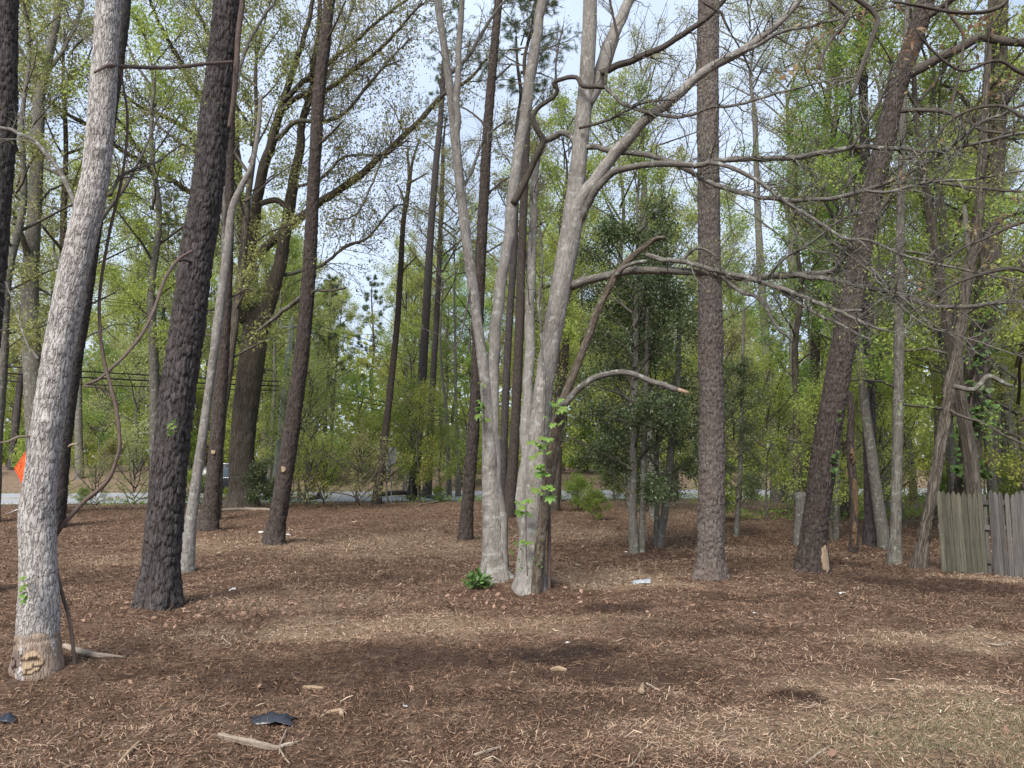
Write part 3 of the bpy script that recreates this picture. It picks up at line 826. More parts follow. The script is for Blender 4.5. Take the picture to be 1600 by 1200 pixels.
tree('pine_tree', 'straight dark pine just right of the thin snag', [(646, 782, 18), (650, 720, 16), (655, 640, 15), (659, 595, 15), (664, 520, 13), (669, 430, 12), (674, 350, 11), (682, 250, 10), (688, 190, 9), (692, 130, 8)],
     'pine_dark', ext=3, nseg=20, step=0.1, crown=PT, seed=11.7, crown_sc=0.8,
     limbs=[([(668, 430, 3), (690, 422, 2), (700, 425, 1.5)], 0, 0, 'limb_dark', 3, .5), ([(676, 330, 3), (700, 300, 2)], 0, 0, 'limb_dark', 4, .7), ([(684, 240, 3), (660, 220, 2)], 0, 0, 'limb_dark', 4, .7), ([(687, 200, 3), (712, 190, 2)], 0, 0, 'limb_dark', 5, .7)], leaf=None)
tree('pine_tree', 'thinner pine close behind the straight dark pine', [(667, 776, 13), (671, 700, 11), (676, 600, 10), (682, 500, 9), (686, 420, 8), (689, 340, 7), (692, 250, 6)],
     'pine_dark', ext=2.5, nseg=14, seed=12.4, crown=PT, crown_sc=0.75)
tree('pine_tree', 'dark pine trunk directly left of the pale twin trunks', [(727, 842, 22), (731, 780, 20), (738, 700, 19), (744, 600, 18), (747, 500, 18), (750, 420, 18), (755, 330, 17), (762, 200, 16), (772, 80, 14), (779, 0, 13), (786, -80, 11)],
     'pine_red', ext=4, nseg=36, step=0.05, crown=PT, seed=13.3,
     limbs=[([(756, 310, 4), (790, 280, 3), (830, 265, 2)], 0, .6, 'limb_dark', 8, .8), ([(762, 200, 4), (735, 175, 3), (705, 160, 2)], 0, .6, 'limb_dark', 8, .8), ([(768, 130, 4), (800, 100, 3)], 0, .6, 'limb_dark', 8, .8), ([(752, 400, 3), (800, 370, 2)], 0, .4, 'limb_dark', 6, .6)], leaf=None)
for k, (lab, pth, sd) in enumerate([('dark pine seen between the two pale trunks, left one', [(784, 800, 13), (787, 700, 12), (791, 600, 12), (796, 500, 11), (803, 400, 11), (806, 300, 10), (809, 200, 9)], 14.2),
                                    ('brown trunk seen between the two pale trunks, right one', [(795, 808, 17), (803, 700, 15), (808, 600, 15), (812, 500, 14), (815, 400, 13), (819, 300, 12), (823, 200, 11)], 15.1)]):
    tree('pine_tree', lab, pth, 'pine_red' if k else 'pine_dark', ext=4, nseg=20, step=0.08, crown=PT, seed=sd)

# pale maple: two clumps of stems from one mound
TREE_A = tree('maple_tree', 'pale smooth barked maple with two stems fused at the foot', [(775, 903, 46), (772, 870, 40), (770, 820, 35), (767, 760, 30), (765, 710, 25), (763, 660, 21), (758, 600, 18), (751, 540, 17.5), (744, 490, 17.5), (735, 420, 17.5), (727, 360, 17), (718, 280, 16), (709, 200, 14), (702, 130, 13), (692, 60, 12), (684, 0, 12), (676, -100, 10)],
     'maple', ext=4, nseg=60, step=0.03, crown=BT, seed=16.6, flare=1.5, lobes=.09, rough=.05,
     limbs=[([(770, 850, 16), (782, 885, 22), (797, 905, 24), (815, 914, 18), (830, 925, 10)], -.05, -.1, 'maple', 0, 0, {'name': 'root', 'f': 0}), ([(764, 872, 14), (752, 900, 14), (738, 916, 9), (728, 926, 5)], -.1, -.25, 'maple', 0, 0, {'name': 'root', 'f': 0}),
            ([(783, 895, 26), (782, 840, 22), (778, 780, 20), (775, 720, 19), (771, 660, 18.5), (771, 600, 18), (772, 540, 18), (777, 480, 18), (786, 420, 18), (796, 350, 18), (804, 280, 18), (814, 215, 18), (830, 110, 17), (845, 10, 16), (860, -120, 13)], -.02, 0.3, 'maple', 10, 1.0, {'t0': .6, 'name': 'second_stem', 'f': 0}),
            ([(697, 120, 8), (730, 90, 6), (760, 40, 5), (790, 0, 4)], 0, .6, 'limb', 12, .8), ([(720, 300, 6), (740, 260, 5), (758, 215, 4), (790, 190, 3)], 0, .8, 'limb', 12, .8),
            ([(724, 330, 12), (714, 230, 11), (716, 120, 10), (722, 20, 9), (728, -80, 8)], 0, -.4, 'maple', 8, .8, {'t0': .5}), ([(742, 415, 4), (715, 540, 2), (690, 525, 2), (640, 505, 1.5)], 0, -.4, 'limb', 3, .3),
            ([(802, 318, 12), (812, 300, 11), (830, 262, 10), (843, 235, 10), (848, 220, 9.5), (838, 200, 9), (833, 182, 8), (845, 165, 8), (862, 152, 7), (871, 140, 7), (866, 130, 7), (880, 122, 7), (900, 121, 7), (912, 134, 7), (945, 135, 7)], 0.1, -.9, 'limb_dark', 6, .5, {'f': 1}),
            ([(945, 135, 6), (948, 112, 5), (958, 85, 5), (964, 55, 4.5), (958, 25, 4), (950, -20, 3.5)], -.9, -1.2, 'limb_dark', 8, .6, {'f': 1}),
            ([(870, 136, 4), (868, 110, 3), (872, 75, 2.4), (880, 40, 2)], -.5, -.6, 'limb_dark', 5, .4, {'f': 1}),
            ([(945, 135, 6), (958, 148, 6), (975, 163, 6), (1005, 174, 6), (1050, 182, 5.5), (1080, 180, 5), (1110, 168, 5), (1150, 164, 4.5), (1200, 150, 4), (1280, 128, 3), (1340, 120, 2)], -.9, -2.2, 'limb', 22, .7, {'f': 1}),
            ([(848, 220, 10), (866, 214, 10), (880, 207, 10), (892, 213, 10), (905, 228, 10), (930, 231, 9.5), (980, 238, 9.5), (1020, 243, 9), (1050, 253, 9), (1080, 270, 8.5), (1120, 288, 8), (1170, 303, 8), (1190, 310, 7.5), (1250, 312, 7), (1300, 310, 7), (1350, 298, 6.5), (1410, 275, 6), (1455, 250, 5.5), (1525, 200, 5), (1620, 155, 4)], -.2, -4.0, 'limb', 60, .75, {'f': 1, 't0': .25, 'lev': 1}),
            ([(1350, 298, 5), (1390, 300, 4.5), (1450, 285, 4), (1520, 280, 3.5), (1620, 262, 3)], -3.1, -4.2, 'limb', 20, .6, {'f': 1})],
     leaf=(0.035, 0.22, .03), twig_k=1.6, twig_l=1.1, twig_mat='twig_pale', leaf_mat_='leaf_oak', knots=[(2.0, -1.3, .05, .02), (3.3, -1.2, .05, .018), (.6, -1.3, .05, .02), (4.4, -1.6, .04, .015)])
TREE_B = tree('maple_tree', 'tall pale maple with long crooked limbs reaching right over the pine', [(829, 918, 50), (832, 890, 44), (834, 850, 38), (836, 800, 35), (838, 740, 33), (841, 685, 33), (846, 640, 33), (852, 590, 32), (860, 540, 32), (871, 480, 33), (882, 420, 34), (891, 365, 36), (896, 330, 34), (901, 280, 29), (908, 215, 27), (915, 140, 27), (920, 70, 24), (922, 0, 23), (925, -120, 20)],
     'maple', ext=5, nseg=64, step=0.028, crown=BT, seed=17.2, flare=1.5, lobes=.09, rough=.05,
     limbs=[([(815, 905, 22), (818, 850, 20), (818, 780, 19), (821, 700, 18), (824, 630, 17), (826, 560, 16), (828, 480, 15), (830, 400, 14), (834, 320, 12), (838, 240, 10)], .35, 1.4, 'maple', 8, 1.0, {'t0': .6, 'name': 'second_stem', 'f': 0}),
            ([(896, 340, 26), (912, 305, 22), (930, 280, 20), (955, 250, 18), (975, 225, 17), (1020, 180, 16), (1055, 150, 15), (1100, 115, 14), (1150, 85, 13), (1200, 50, 11), (1240, 10, 9), (1280, -40, 7)], 0, -1.5, 'maple', 22, .9, {'t0': .4}),
            ([(1140, 90, 7), (1180, 72, 6), (1220, 50, 5.5), (1270, 40, 5), (1330, 25, 4), (1420, 8, 3), (1480, 15, 2)], -1.3, -2.3, 'limb', 20, .8),
            ([(915, 165, 24), (932, 125, 22), (950, 80, 20), (968, 40, 18), (985, 0, 16), (1010, -70, 12)], 0, .8, 'maple', 8, 1.0),
            ([(938, 115, 12), (960, 105, 11), (1000, 90, 10), (1040, 70, 10), (1080, 45, 9), (1110, 22, 8), (1140, -10, 7), (1180, -40, 5)], 0, -1.0, 'limb_dark', 16, .8),
            ([(902, 352, 13), (915, 325, 12), (930, 300, 12), (945, 280, 11), (958, 268, 11), (985, 260, 10.5), (1010, 256, 10.5), (1050, 256, 10), (1100, 257, 9.5), (1112, 250, 9), (1160, 248, 9), (1250, 245, 8.5), (1330, 232, 8), (1380, 230, 7), (1420, 236, 6.5), (1480, 232, 6), (1560, 215, 5), (1640, 200, 4)], 0, -3.5, 'limb', 60, .75, {'t0': .3}),
            ([(1105, 254, 7), (1130, 258, 7), (1150, 266, 7), (1190, 286, 6.5), (1220, 310, 6), (1250, 330, 6), (1290, 355, 5.5), (1320, 373, 5.5), (1360, 376, 5), (1400, 395, 4.5), (1450, 410, 4), (1520, 425, 3.5), (1630, 445, 2.5)], -1.4, -3.6, 'limb', 44, .65),
            ([(1320, 373, 4.5), (1345, 400, 4), (1380, 440, 4), (1410, 480, 3.5), (1450, 510, 3), (1500, 525, 2.8), (1620, 565, 2)], -2.2, -3.6, 'limb', 26, .55),
            ([(1240, 325, 4), (1290, 370, 3.5), (1335, 405, 3.2), (1400, 455, 3), (1440, 495, 2.6), (1480, 520, 2.2), (1540, 560, 1.6)], -1.9, -3.2, 'limb', 24, .5),
            ([(892, 447, 15), (912, 440, 13), (930, 435, 12.5), (960, 428, 12), (1010, 423, 12), (1060, 423, 11.5), (1100, 427, 11), (1150, 433, 11), (1200, 432, 11), (1240, 429, 10.5), (1300, 425, 9), (1315, 412, 8), (1323, 396, 7), (1322, 382, 6)], 0, -2.3, 'limb', 40, .6, {'t0': .35}),
            ([(1240, 429, 9), (1290, 436, 8.5), (1340, 446, 8), (1400, 460, 8), (1430, 470, 7.5), (1450, 478, 7.5), (1490, 480, 7), (1550, 474, 6), (1630, 468, 5)], -1.8, -3.4, 'limb', 36, .6),
            ([(1010, 398, 9), (1035, 405, 8.5), (1065, 409, 8), (1110, 420, 8), (1160, 432, 8), (1220, 450, 7.5), (1270, 471, 7), (1310, 484, 6), (1344, 484, 4)], -.7, -2.6, 'limb', 26, .55),
            ([(1215, 448, 6.5), (1245, 472, 6), (1280, 492, 5.5), (1310, 505, 5), (1335, 520, 4.5), (1358, 531, 3.5)], -1.8, -2.7, 'limb', 16, .45),
            ([(1270, 471, 6), (1300, 482, 5.5), (1330, 495, 5.5), (1365, 510, 5), (1398, 520, 3)], -2.2, -2.9, 'limb', 14, .45),
            ([(1122, 424, 7), (1140, 442, 6), (1160, 456, 6), (1180, 463, 6), (1195, 478, 5.5), (1212, 508, 5), (1226, 522, 4.5)], -1.3, -1.8, 'limb', 8, .4),
            ([(1065, 409, 6), (1078, 395, 5.5), (1090, 388, 5), (1105, 392, 4), (1120, 402, 3)], -1.0, -1.3, 'limb', 5, .4),
            ([(848, 690, 5), (851, 620, 4.5), (847, 540, 4), (842, 470, 4), (848, 420, 3), (846, 360, 2.5)], -.35, -.35, 'limb', 6, .4),
            ([(905, 200, 5), (945, 190, 4.5), (975, 175, 4), (1010, 160, 3.5), (1060, 155, 3)], -.2, -.9, 'limb_dark', 14, .7),
            ([(1200, 432, 5), (1230, 400, 4), (1260, 385, 3.5), (1320, 340, 3), (1370, 330, 2)], -1.7, -2.6, 'limb', 18, .5),
            ([(1330, 232, 5), (1350, 200, 4.5), (1380, 150, 4), (1395, 100, 3)], -2.4, -2.8, 'limb_dark', 16, .6)],
     leaf=(0.035, 0.18, .03), twig_k=1.6, twig_l=1.1, twig_mat='twig_pale', leaf_mat_='leaf_oak', knots=[(3.0, -1.5, .06, .02), (1.2, -1.3, .05, .02)])
# old leaning stem against it
LEAN = tree('dead_tree', 'brown leaning dead stem against the pale maple, snapped off at its upper end', [(838, 905, 17.2), (844, 850, 17.2), (850, 800, 18.1), (858, 745, 18.9), (866, 690, 20.6), (872, 650, 18.9), (884, 615, 14.6), (900, 575, 12.9), (918, 530, 12.5), (932, 490, 12.0), (950, 452, 11.6), (966, 425, 11.2), (985, 404, 10.3), (1008, 385, 8.6), (1022, 374, 8.6), (1040, 371, 6.9)],
     'old_stem', Y=hit(838, 915).y - 0.42, nseg=34, step=0.03, seed=18.8, flare=1.2, drift=-0.5, rough=.2,
     limbs=[([(870, 655, 12), (884, 630, 11), (905, 605, 10.5), (935, 588, 10), (965, 580, 9.5), (995, 584, 9), (1020, 595, 9), (1045, 604, 8.5), (1062, 609, 8)], -.05, -.9, 'limb', 2, .3, {'f': .5}),
            ([(1060, 609, 7.5), (1070, 612, 6), (1078, 614, 2)], -.9, -.95, 'wood', 0, 0, {'f': .5, 'name': 'snapped_end'}),
            ([(962, 430, 7), (975, 418, 6.5), (990, 412, 6), (1010, 410, 6)], 0, -.1, 'limb', 2, .3, {'f': 1})], leaf=None)
tree('dead_tree', 'upright bare stick close beside the pale maple foot', [(858, 922, 6), (858, 870, 6), (858, 820, 6), (857, 770, 6.5), (859, 755, 6), (866, 738, 6), (871, 715, 5.5), (871, 690, 4)], 'vine', Y=hit(858, 922).y, nseg=8, seed=19.1, flare=1.05,
     limbs=[([(871, 700, 2.5), (880, 692, 2), (895, 683, 1.5)], 0, -.1, 'drift', 0, 0)], leaf=None)

# plated pine right of centre
T13 = tree('pine_tree', 'straight pine with scaly reddish plates, standing clear right of centre', [(1109, 903, 50), (1110, 870, 46), (1111, 800, 43), (1112, 700, 41), (1111, 600, 40), (1110, 500, 39), (1109, 400, 37), (1107, 300, 36), (1106, 200, 35), (1106, 100, 35), (1107, 0, 34), (1108, -120, 32)],
     'pine_plate', ext=5, nseg=90, step=0.023, crown=PT, seed=20.3, flare=1.5, lobes=.08, knots=[(1.6, -1.5, .06, .02)])
# leaning red pine on the right
T14 = tree('pine_tree', 'crooked dark pine leaning right with a pale split at its foot', [(1268, 888, 46), (1270, 850, 44), (1276, 800, 42), (1285, 730, 42), (1296, 660, 41), (1307, 600, 40), (1316, 550, 39), (1325, 500, 40), (1335, 440, 36), (1347, 380, 34), (1359, 320, 34), (1372, 265, 32), (1385, 210, 31), (1398, 150, 30), (1415, 100, 30), (1432, 50, 29), (1446, 0, 28), (1470, -120, 25)],
     'pine_red', ext=4, nseg=90, step=0.024, crown=PT, seed=21.5, flare=1.5, lobes=.08,
     limbs=[([(1412, 118, 16), (1440, 105, 15), (1470, 88, 14), (1505, 75, 14), (1535, 60, 14), (1570, 64, 13), (1630, 70, 12)], 0, -1, 'limb_dark', 20, 1.0),
            ([(1440, 30, 12), (1465, 15, 10), (1500, -10, 8)], 0, -.6, 'limb_dark', 8, 1.0),
            ([(1392, 175, 8), (1430, 172, 7), (1470, 175, 7), (1510, 190, 6), (1540, 205, 5), (1600, 210, 4)], 0, -1, 'limb_dark', 16, .8),
            ([(1350, 370, 6), (1395, 300, 5), (1430, 280, 5), (1490, 290, 4.5), (1600, 300, 4)], 0, -1, 'limb_dark', 20, .8),
            ([(1340, 395, 5), (1310, 380, 4), (1285, 385, 3)], 0, -.3, 'limb_dark', 4, .4)], leaf=(.06, 1, .1), leaf_mat_='leaf_green')
tree('dead_tree', 'bark-stripped orange snag right of the crooked pine', [(1333, 863, 15), (1335, 820, 12), (1333, 760, 12), (1329, 700, 12), (1330, 650, 11), (1327, 612, 9)], 'pine_red', nseg=30, step=0.04, seed=22.2, rough=.25, flare=1.1)
tree('pine_tree', 'dark pine behind the orange snag', [(1362, 853, 24), (1361, 800, 21), (1359, 700, 20), (1357, 600, 20), (1356, 500, 19), (1354, 350, 17), (1350, 200, 15), (1347, 50, 13), (1345, -80, 11)], 'pine_dark', ext=3, nseg=34, step=0.05, crown=PT, seed=23.4)
tree('maple_tree', 'lichen-grey straight trunk left of the fence', [(1398, 880, 22), (1399, 840, 18), (1401, 750, 17), (1403, 650, 17), (1405, 500, 15), (1407, 350, 13), (1410, 200, 11), (1416, 50, 9), (1420, -60, 7)], 'grey', ext=3, nseg=24, step=0.05, crown=BT, seed=24.7,
     limbs=[([(1400, 605, 4), (1370, 595, 3.5), (1330, 594, 3)], 0, -.4, 'limb_dark', 6, .5), ([(1404, 520, 4), (1440, 500, 3)], 0, .4, 'limb', 6, .6)], leaf=(.06, 2, .08), leaf_mat_='leaf_spring')
tree('maple_tree', 'brown curving trunk nearest the end of the fence', [(1437, 888, 25), (1442, 850, 20), (1453, 795, 19), (1465, 725, 19), (1476, 660, 19), (1484, 610, 19), (1494, 560, 18), (1502, 510, 18), (1510, 450, 17), (1520, 395, 16), (1528, 345, 15), (1534, 260, 13), (1540, 150, 11), (1548, 20, 9), (1552, -60, 7)], 'oak', ext=3, nseg=28, step=0.05, crown=BT, seed=25.3,
     limbs=[([(1490, 603, 8), (1505, 607, 8), (1520, 608, 8), (1532, 598, 8), (1545, 588, 8), (1560, 594, 7), (1575, 602, 6), (1584, 604, 5)], -.1, -.5, 'limb', 0, 0), ([(1484, 641, 5), (1500, 650, 4.5), (1530, 658, 4), (1560, 675, 4), (1600, 694, 3.5), (1640, 710, 3)], -.1, -1.2, 'limb_dark', 6, .5),
            ([(1472, 638, 5), (1445, 636, 4), (1412, 632, 3.5)], 0, -.3, 'limb_dark', 4, .4), ([(1518, 400, 9), (1510, 360, 8), (1508, 320, 6)], 0, .2, 'grey', 2, .5), ([(1524, 400, 8), (1560, 345, 7), (1600, 330, 6)], 0, -.5, 'limb_dark', 12, .8)], leaf=(.06, 2, .08), leaf_mat_='leaf_green')
T19 = tree('oak_tree', 'thick dark ivy-grown trunk rising behind the fence', [(1508, 845, 44), (1511, 760, 36), (1515, 700, 34), (1520, 620, 34), (1527, 560, 34), (1536, 500, 34), (1545, 420, 32), (1551, 340, 30), (1556, 240, 27), (1560, 120, 24), (1564, 0, 21), (1568, -80, 18)], 'oak', Y=20.5, ext=4, nseg=44, step=0.06, crown=BT, seed=26.1,
     limbs=[([(1540, 480, 18), (1570, 440, 16), (1600, 405, 14), (1640, 380, 12)], 0, -1, 'oak', 8, 1.2), ([(1556, 260, 10), (1530, 200, 8), (1500, 150, 6), (1470, 130, 4)], 0, -.5, 'limb_dark', 18, 1.3), ([(1558, 180, 10), (1600, 120, 8)], 0, -1, 'limb_dark', 14, 1.3), ([(1548, 380, 7), (1500, 330, 5), (1450, 310, 3)], 0, 1, 'limb_dark', 14, 1.2)], leaf=(.07, 4, .14), leaf_mat_='leaf_green')
# grey trunks in the wood behind the hollies
BG = [('grey trunk with a slight lean, left of the crooked pine', [(1214, 786, 18), (1210, 700, 15), (1203, 620, 14), (1197, 540, 13), (1190, 440, 12), (1184, 330, 10), (1180, 200, 8)], 'grey', 27.1),
      ('grey double trunk, left stem, behind the crooked pine', [(1234, 786, 18), (1237, 700, 15), (1240, 600, 14), (1240, 500, 13), (1238, 400, 12), (1235, 260, 10)], 'grey', 28.2),
      ('grey double trunk, right stem, behind the crooked pine', [(1249, 788, 20), (1256, 700, 17), (1264, 620, 16), (1271, 540, 15), (1283, 450, 13), (1295, 350, 11), (1305, 200, 8)], 'grey', 29.3),
      ('dark trunk rising directly behind the crooked pine', [(1262, 800, 18), (1268, 700, 16), (1272, 600, 15), (1275, 500, 14), (1280, 350, 12), (1290, 200, 10), (1300, 80, 8)], 'pine_red', 30.1),
      ('thin grey stem right of the crooked pine foot', [(1306, 842, 9), (1308, 780, 8), (1310, 700, 7), (1314, 600, 6), (1318, 480, 5)], 'grey', 31.6),
      ('straight grey pole-like tree behind the lichen-grey trunk', [(1384, 800, 12), (1380, 700, 10), (1377, 600, 9), (1374, 480, 8), (1372, 330, 7), (1372, 200, 6)], 'grey', 32.2),
      ('slim dark tree in the gap right of the ivy trunk', [(1566, 780, 10), (1563, 700, 9), (1560, 620, 8), (1556, 500, 7), (1552, 400, 6)], 'grey', 33.4),
      ('thin dark sapling left of the pale twin trunks', [(702, 778, 8), (700, 700, 6), (697, 640, 6), (690, 580, 4.5), (688, 520, 3)], 'grey', 34.5),
      ('slender dark tree nearest the pale twin trunks on their left', [(716, 776, 8), (715, 700, 6), (712, 620, 5), (711, 540, 4), (710, 460, 3)], 'grey', 35.2),
      ('dark trunk seen just right of the pale maple', [(866, 782, 16), (868, 740, 14), (872, 690, 13), (880, 600, 12), (885, 520, 11), (892, 400, 9)], 'pine_red', 36.3),
      ('grey trunk seen through the holly on its left', [(1015, 785, 22), (1016, 740, 20), (1014, 650, 18), (1012, 540, 17), (1008, 430, 15), (1006, 330, 12)], 'grey', 37.1),
      ('pale standing stump left of the crooked pine foot', [(1249, 852, 17), (1250, 820, 16.5), (1251, 790, 16.5), (1251, 770, 17)], 'limb', 38.1)]
for lab, pth, bk, sd in BG:
    stump = 'stump' in lab
    tree('tree_stump' if stump else 'grey_tree', lab, pth, bk, ext=0 if stump else 4, nseg=20, step=0.1, crown=None if stump else BT, seed=sd, crown_sc=1.0, cat='stump' if stump else 'tree')

# ------------------------------------------------------------------ overhanging oak, its trunk out of frame to the right
def world_tube(name, pts, rad, mat, parent, origin, nseg=10, step=0.06, seed=1.0, bark=None, rough=.15):
    P, r = resample(pts, rad, step)
    return link(name, tube_mesh(name, P - np.array(origin), r, nseg, bark, seed, rough), M[mat], parent), P - np.array(origin), r

ob = np.array([6.9, 5.2, float(gz(6.9, 5.2))])
oroot = empty('oak_tree', tuple(ob))
tag(oroot, 'oak out of frame on the right whose near twigs hang in at the top', 'tree')
world_tube('trunk', [ob - [0, 0, .3], ob + [0, 0, .3], ob + [-.1, .1, 2.5], ob + [-.3, .2, 5], ob + [-.5, .3, 8.5]], [.34, .28, .24, .2, .12], 'oak', oroot, ob, 24, .1, 40.1)
acc, tips = [], []
orng = np.random.default_rng(77)
for pth, Ya, Yb, n in [([(1382, -20, 8), (1372, 30, 8), (1352, 90, 7.5), (1338, 130, 6.5), (1331, 152, 5)], 3.5, 3.3, 3), ([(1345, -20, 6.5), (1325, 30, 6), (1298, 62, 5), (1286, 85, 4.5), (1280, 108, 4)], 3.7, 3.5, 3),
                       ([(1640, -40, 8), (1560, 12, 7), (1500, 20, 6), (1440, 10, 5), (1395, 2, 4)], 4.2, 4.0, 8), ([(1650, 120, 7), (1560, 95, 5.5), (1500, 110, 4.5), (1440, 60, 3.5), (1425, 20, 2.5)], 4.6, 4.4, 9),
                       ([(1660, 190, 6), (1560, 165, 5), (1490, 185, 4), (1440, 240, 3), (1400, 250, 2)], 5.2, 5.6, 9), ([(1505, -20, 5), (1506, 60, 4.5), (1498, 120, 4), (1488, 165, 3.5), (1494, 210, 2)], 5.0, 5.0, 5),
                       ([(1660, 330, 6), (1590, 350, 5), (1540, 372, 4), (1480, 400, 3), (1440, 430, 2)], 6.0, 6.3, 9), ([(1660, 430, 6), (1580, 420, 5), (1500, 440, 4), (1450, 470, 3), (1420, 490, 2)], 6.4, 6.6, 9),
                       ([(1135, -20, 6), (1128, 20, 5), (1140, 48, 3)], 4.2, 4.2, 2)]:
    lp, lr = pxpath(pth, Ya, Yb)
    join = ob + np.array([-.2, .15, max(2.4, lp[0][2] - ob[2] + .3)])
    lp = [join, (join + lp[0]) / 2 + np.array([0, 0, .25])] + lp; lr = [lr[0] * 2.0, lr[0] * 1.4] + lr
    _, Lp, Lr = world_tube('limb', lp, lr, 'limb_dark', oroot, ob, 8, .05, pth[0][0] * .01)
    sprout(Lp, Lr, orng, n, .5, 1, acc, tips, .1, .45, kids=3)
o = link('twigs', twig_mesh('twigs', acc), M['twig'], oroot); o['kind'] = 'stuff'
sel = [t for t in tips if orng.random() < .28]
o = link('crown', leaf_mesh('leaves', clumps(sel, orng, 2, .03), orng, .05, 1.0), M['leaf_rust'], oroot); o['kind'] = 'stuff'
for k, (px, py, Yd, s) in enumerate([(1428, 62, 4.4, .075), (1422, 84, 4.4, .075), (1418, 72, 4.4, .06), (1530, 38, 4.3, .08), (1540, 34, 4.3, .06), (1356, 34, 3.7, .06), (1332, 46, 3.7, .05), (1275, 40, 3.8, .05), (1590, 115, 4.6, .06), (1570, 350, 6, .08)]):
    c = np.array(at(px, py, Yd)) - ob
    link('leaf_cluster', leaf_mesh('leaf_cluster', c + orng.normal(size=(11, 3)) * s * .55, orng, s * .62, 1.2, .42), M['leaf_rust'], oroot)['kind'] = 'stuff'

# ------------------------------------------------------------------ background wood: shared trunks and crowns
def shared_trunk(seed, H, r0, r1, nseg=10):
    rng = np.random.default_rng(seed)
    pts = [np.array([0, 0, -.4])] + [np.array([rng.normal() * .09, rng.normal() * .09, H * t]) for t in (0.02, .15, .3, .45, .6, .75, .9, 1)]
    pts[1][:2] = 0
    rad = [r0 * 1.4, r0 * 1.15] + list(np.linspace(r0, r1, 7))
    P, r = resample(pts, rad, .35)
    return tube_mesh('trunk', P, r, nseg, None, seed * .37, .1)
TK_DEC = [shared_trunk(500 + i, 15.5, .17, .02) for i in range(4)]
TK_PINE = [shared_trunk(520 + i, 18.0, .19, .03) for i in range(3)]
TK_SAP = [shared_trunk(540 + i, 6.0, .045, .008, 6) for i in range(3)]
def shared_part(me, mat, name, parent):
    o = bpy.data.objects.new(name, me); COL.objects.link(o)
    if len(me.materials) == 0: me.materials.append(None)
    o.material_slots[0].link = 'OBJECT'; o.material_slots[0].material = mat
    o.parent = parent
    return o
brng = np.random.default_rng(21)
PLACED = []
BGT = {}
MARKS = [(-60, None), (85, 'pale scarred tree'), (265, 'thick shaggy pine'), (385, 'massive oak'), (455, 'two-cut leaning pine'), (600, 'thin snag'), (655, 'straight dark pine'), (770, 'pale fused stems'), (850, 'tall pale maple'), (1000, 'twin-stem holly'), (1110, 'plated pine'), (1290, 'crooked pine'), (1400, 'lichen-grey trunk'), (1450, 'curving trunk'), (1530, 'ivy-grown trunk'), (1700, None)]
def gap_name(px):
    for (a, na), (b, nb) in zip(MARKS[:-1], MARKS[1:]):
        if px < b or nb is None:
            if na is None: return 'left of the ' + nb
            if nb is None: return 'right of the ' + na
            return 'between ' + na + ' and ' + nb
    return 'right of the ivy-grown trunk'
def bg_tree(kind, x, y, sc, label, group, leafm, barkm, lean=.03):
    root = empty({'pine': 'pine_tree', 'sap': 'sapling', 'dec': 'broadleaf_tree', 'thin': 'broadleaf_tree', 'shrub': 'shrub', 'twiggy': 'shrub'}[kind], (x, y, float(gz(x, y))), brng.uniform(0, 6.28))
    root.rotation_euler[0] = brng.normal() * lean; root.rotation_euler[1] = brng.normal() * lean
    root.scale = (sc * brng.uniform(.9, 1.1), sc * brng.uniform(.9, 1.1), sc)
    tag(root, label, {'shrub': 'shrub', 'twiggy': 'shrub', 'sap': 'sapling'}.get(kind, 'tree'), group)
    i = int(brng.integers(0, 60))
    protos, tks = {'pine': (PINE, TK_PINE), 'sap': (SAP, TK_SAP), 'dec': (DEC, TK_DEC), 'thin': (DEC_THIN, TK_DEC), 'shrub': (SHRUB, None), 'twiggy': (TWIGGY, None)}[kind]
    if tks: shared_part(tks[i % len(tks)], M[barkm], 'trunk', root)
    use(protos[i % len(protos)][0], M['twig' if kind != 'pine' else 'twig_dark'], 'branches', root)
    use(protos[i % len(protos)][1], M[leafm], 'crown', root)
    if group: BGT.setdefault((label, gap_name((x / y) * F + 800)), []).append((y, root))
    return root
def scatter(n, kind, ylo, yhi, accept, sc, label, group, leafs, barks, gap, pxlo=-120, pxhi=1720):
    c = 0
    for _ in range(n * 40):
        if c >= n: break
        y = math.sqrt(brng.uniform(ylo ** 2, yhi ** 2)); px = brng.uniform(pxlo, pxhi); x = (px - 800) / F * y
        if not accept(x, y, px): continue
        if any((x - a) ** 2 + (y - b) ** 2 < gap * gap for a, b in PLACED): continue
        PLACED.append((x, y)); c += 1
        s_c = brng.uniform(*sc)
        if kind in ('dec', 'pine', 'thin') and 430 < px < 800: s_c = min(s_c, (1.7 + (745 - brng.uniform(390, 470)) / F * y) / (16.5 if kind != 'pine' else 18.5))
        bg_tree(kind, x, y, s_c, label, group, leafs[int(brng.integers(len(leafs)))], barks[int(brng.integers(len(barks)))])
beyond = lambda x, y, px: road_s(x, y) > 12.5
scatter(54, 'dec', 48, 95, beyond, (.95, 1.4), 'spring-green broadleaf tree past the road', 'broadleaf trees beyond the road', ['leaf_spring', 'leaf_spring', 'leaf_pale', 'leaf_green'], ['grey', 'grey', 'oak'], 2.6)
scatter(22, 'pine', 52, 95, beyond, (.8, 1.25), 'dark-needled pine past the road', 'pines beyond the road', ['needle'], ['pine_dark', 'pine_red'], 2.4)
scatter(34, 'thin', 47, 75, beyond, (.85, 1.25), 'slender airy tree past the road', 'slender trees beyond the road', ['leaf_pale', 'leaf_spring'], ['grey', 'oak', 'pine_dark'], 1.5)
scatter(80, 'sap', 48, 84, beyond, (.7, 1.4), 'light green sapling past the road', 'saplings beyond the road', ['leaf_spring', 'leaf_spring', 'leaf_green', 'leaf_pale'], ['grey'], 1.2)
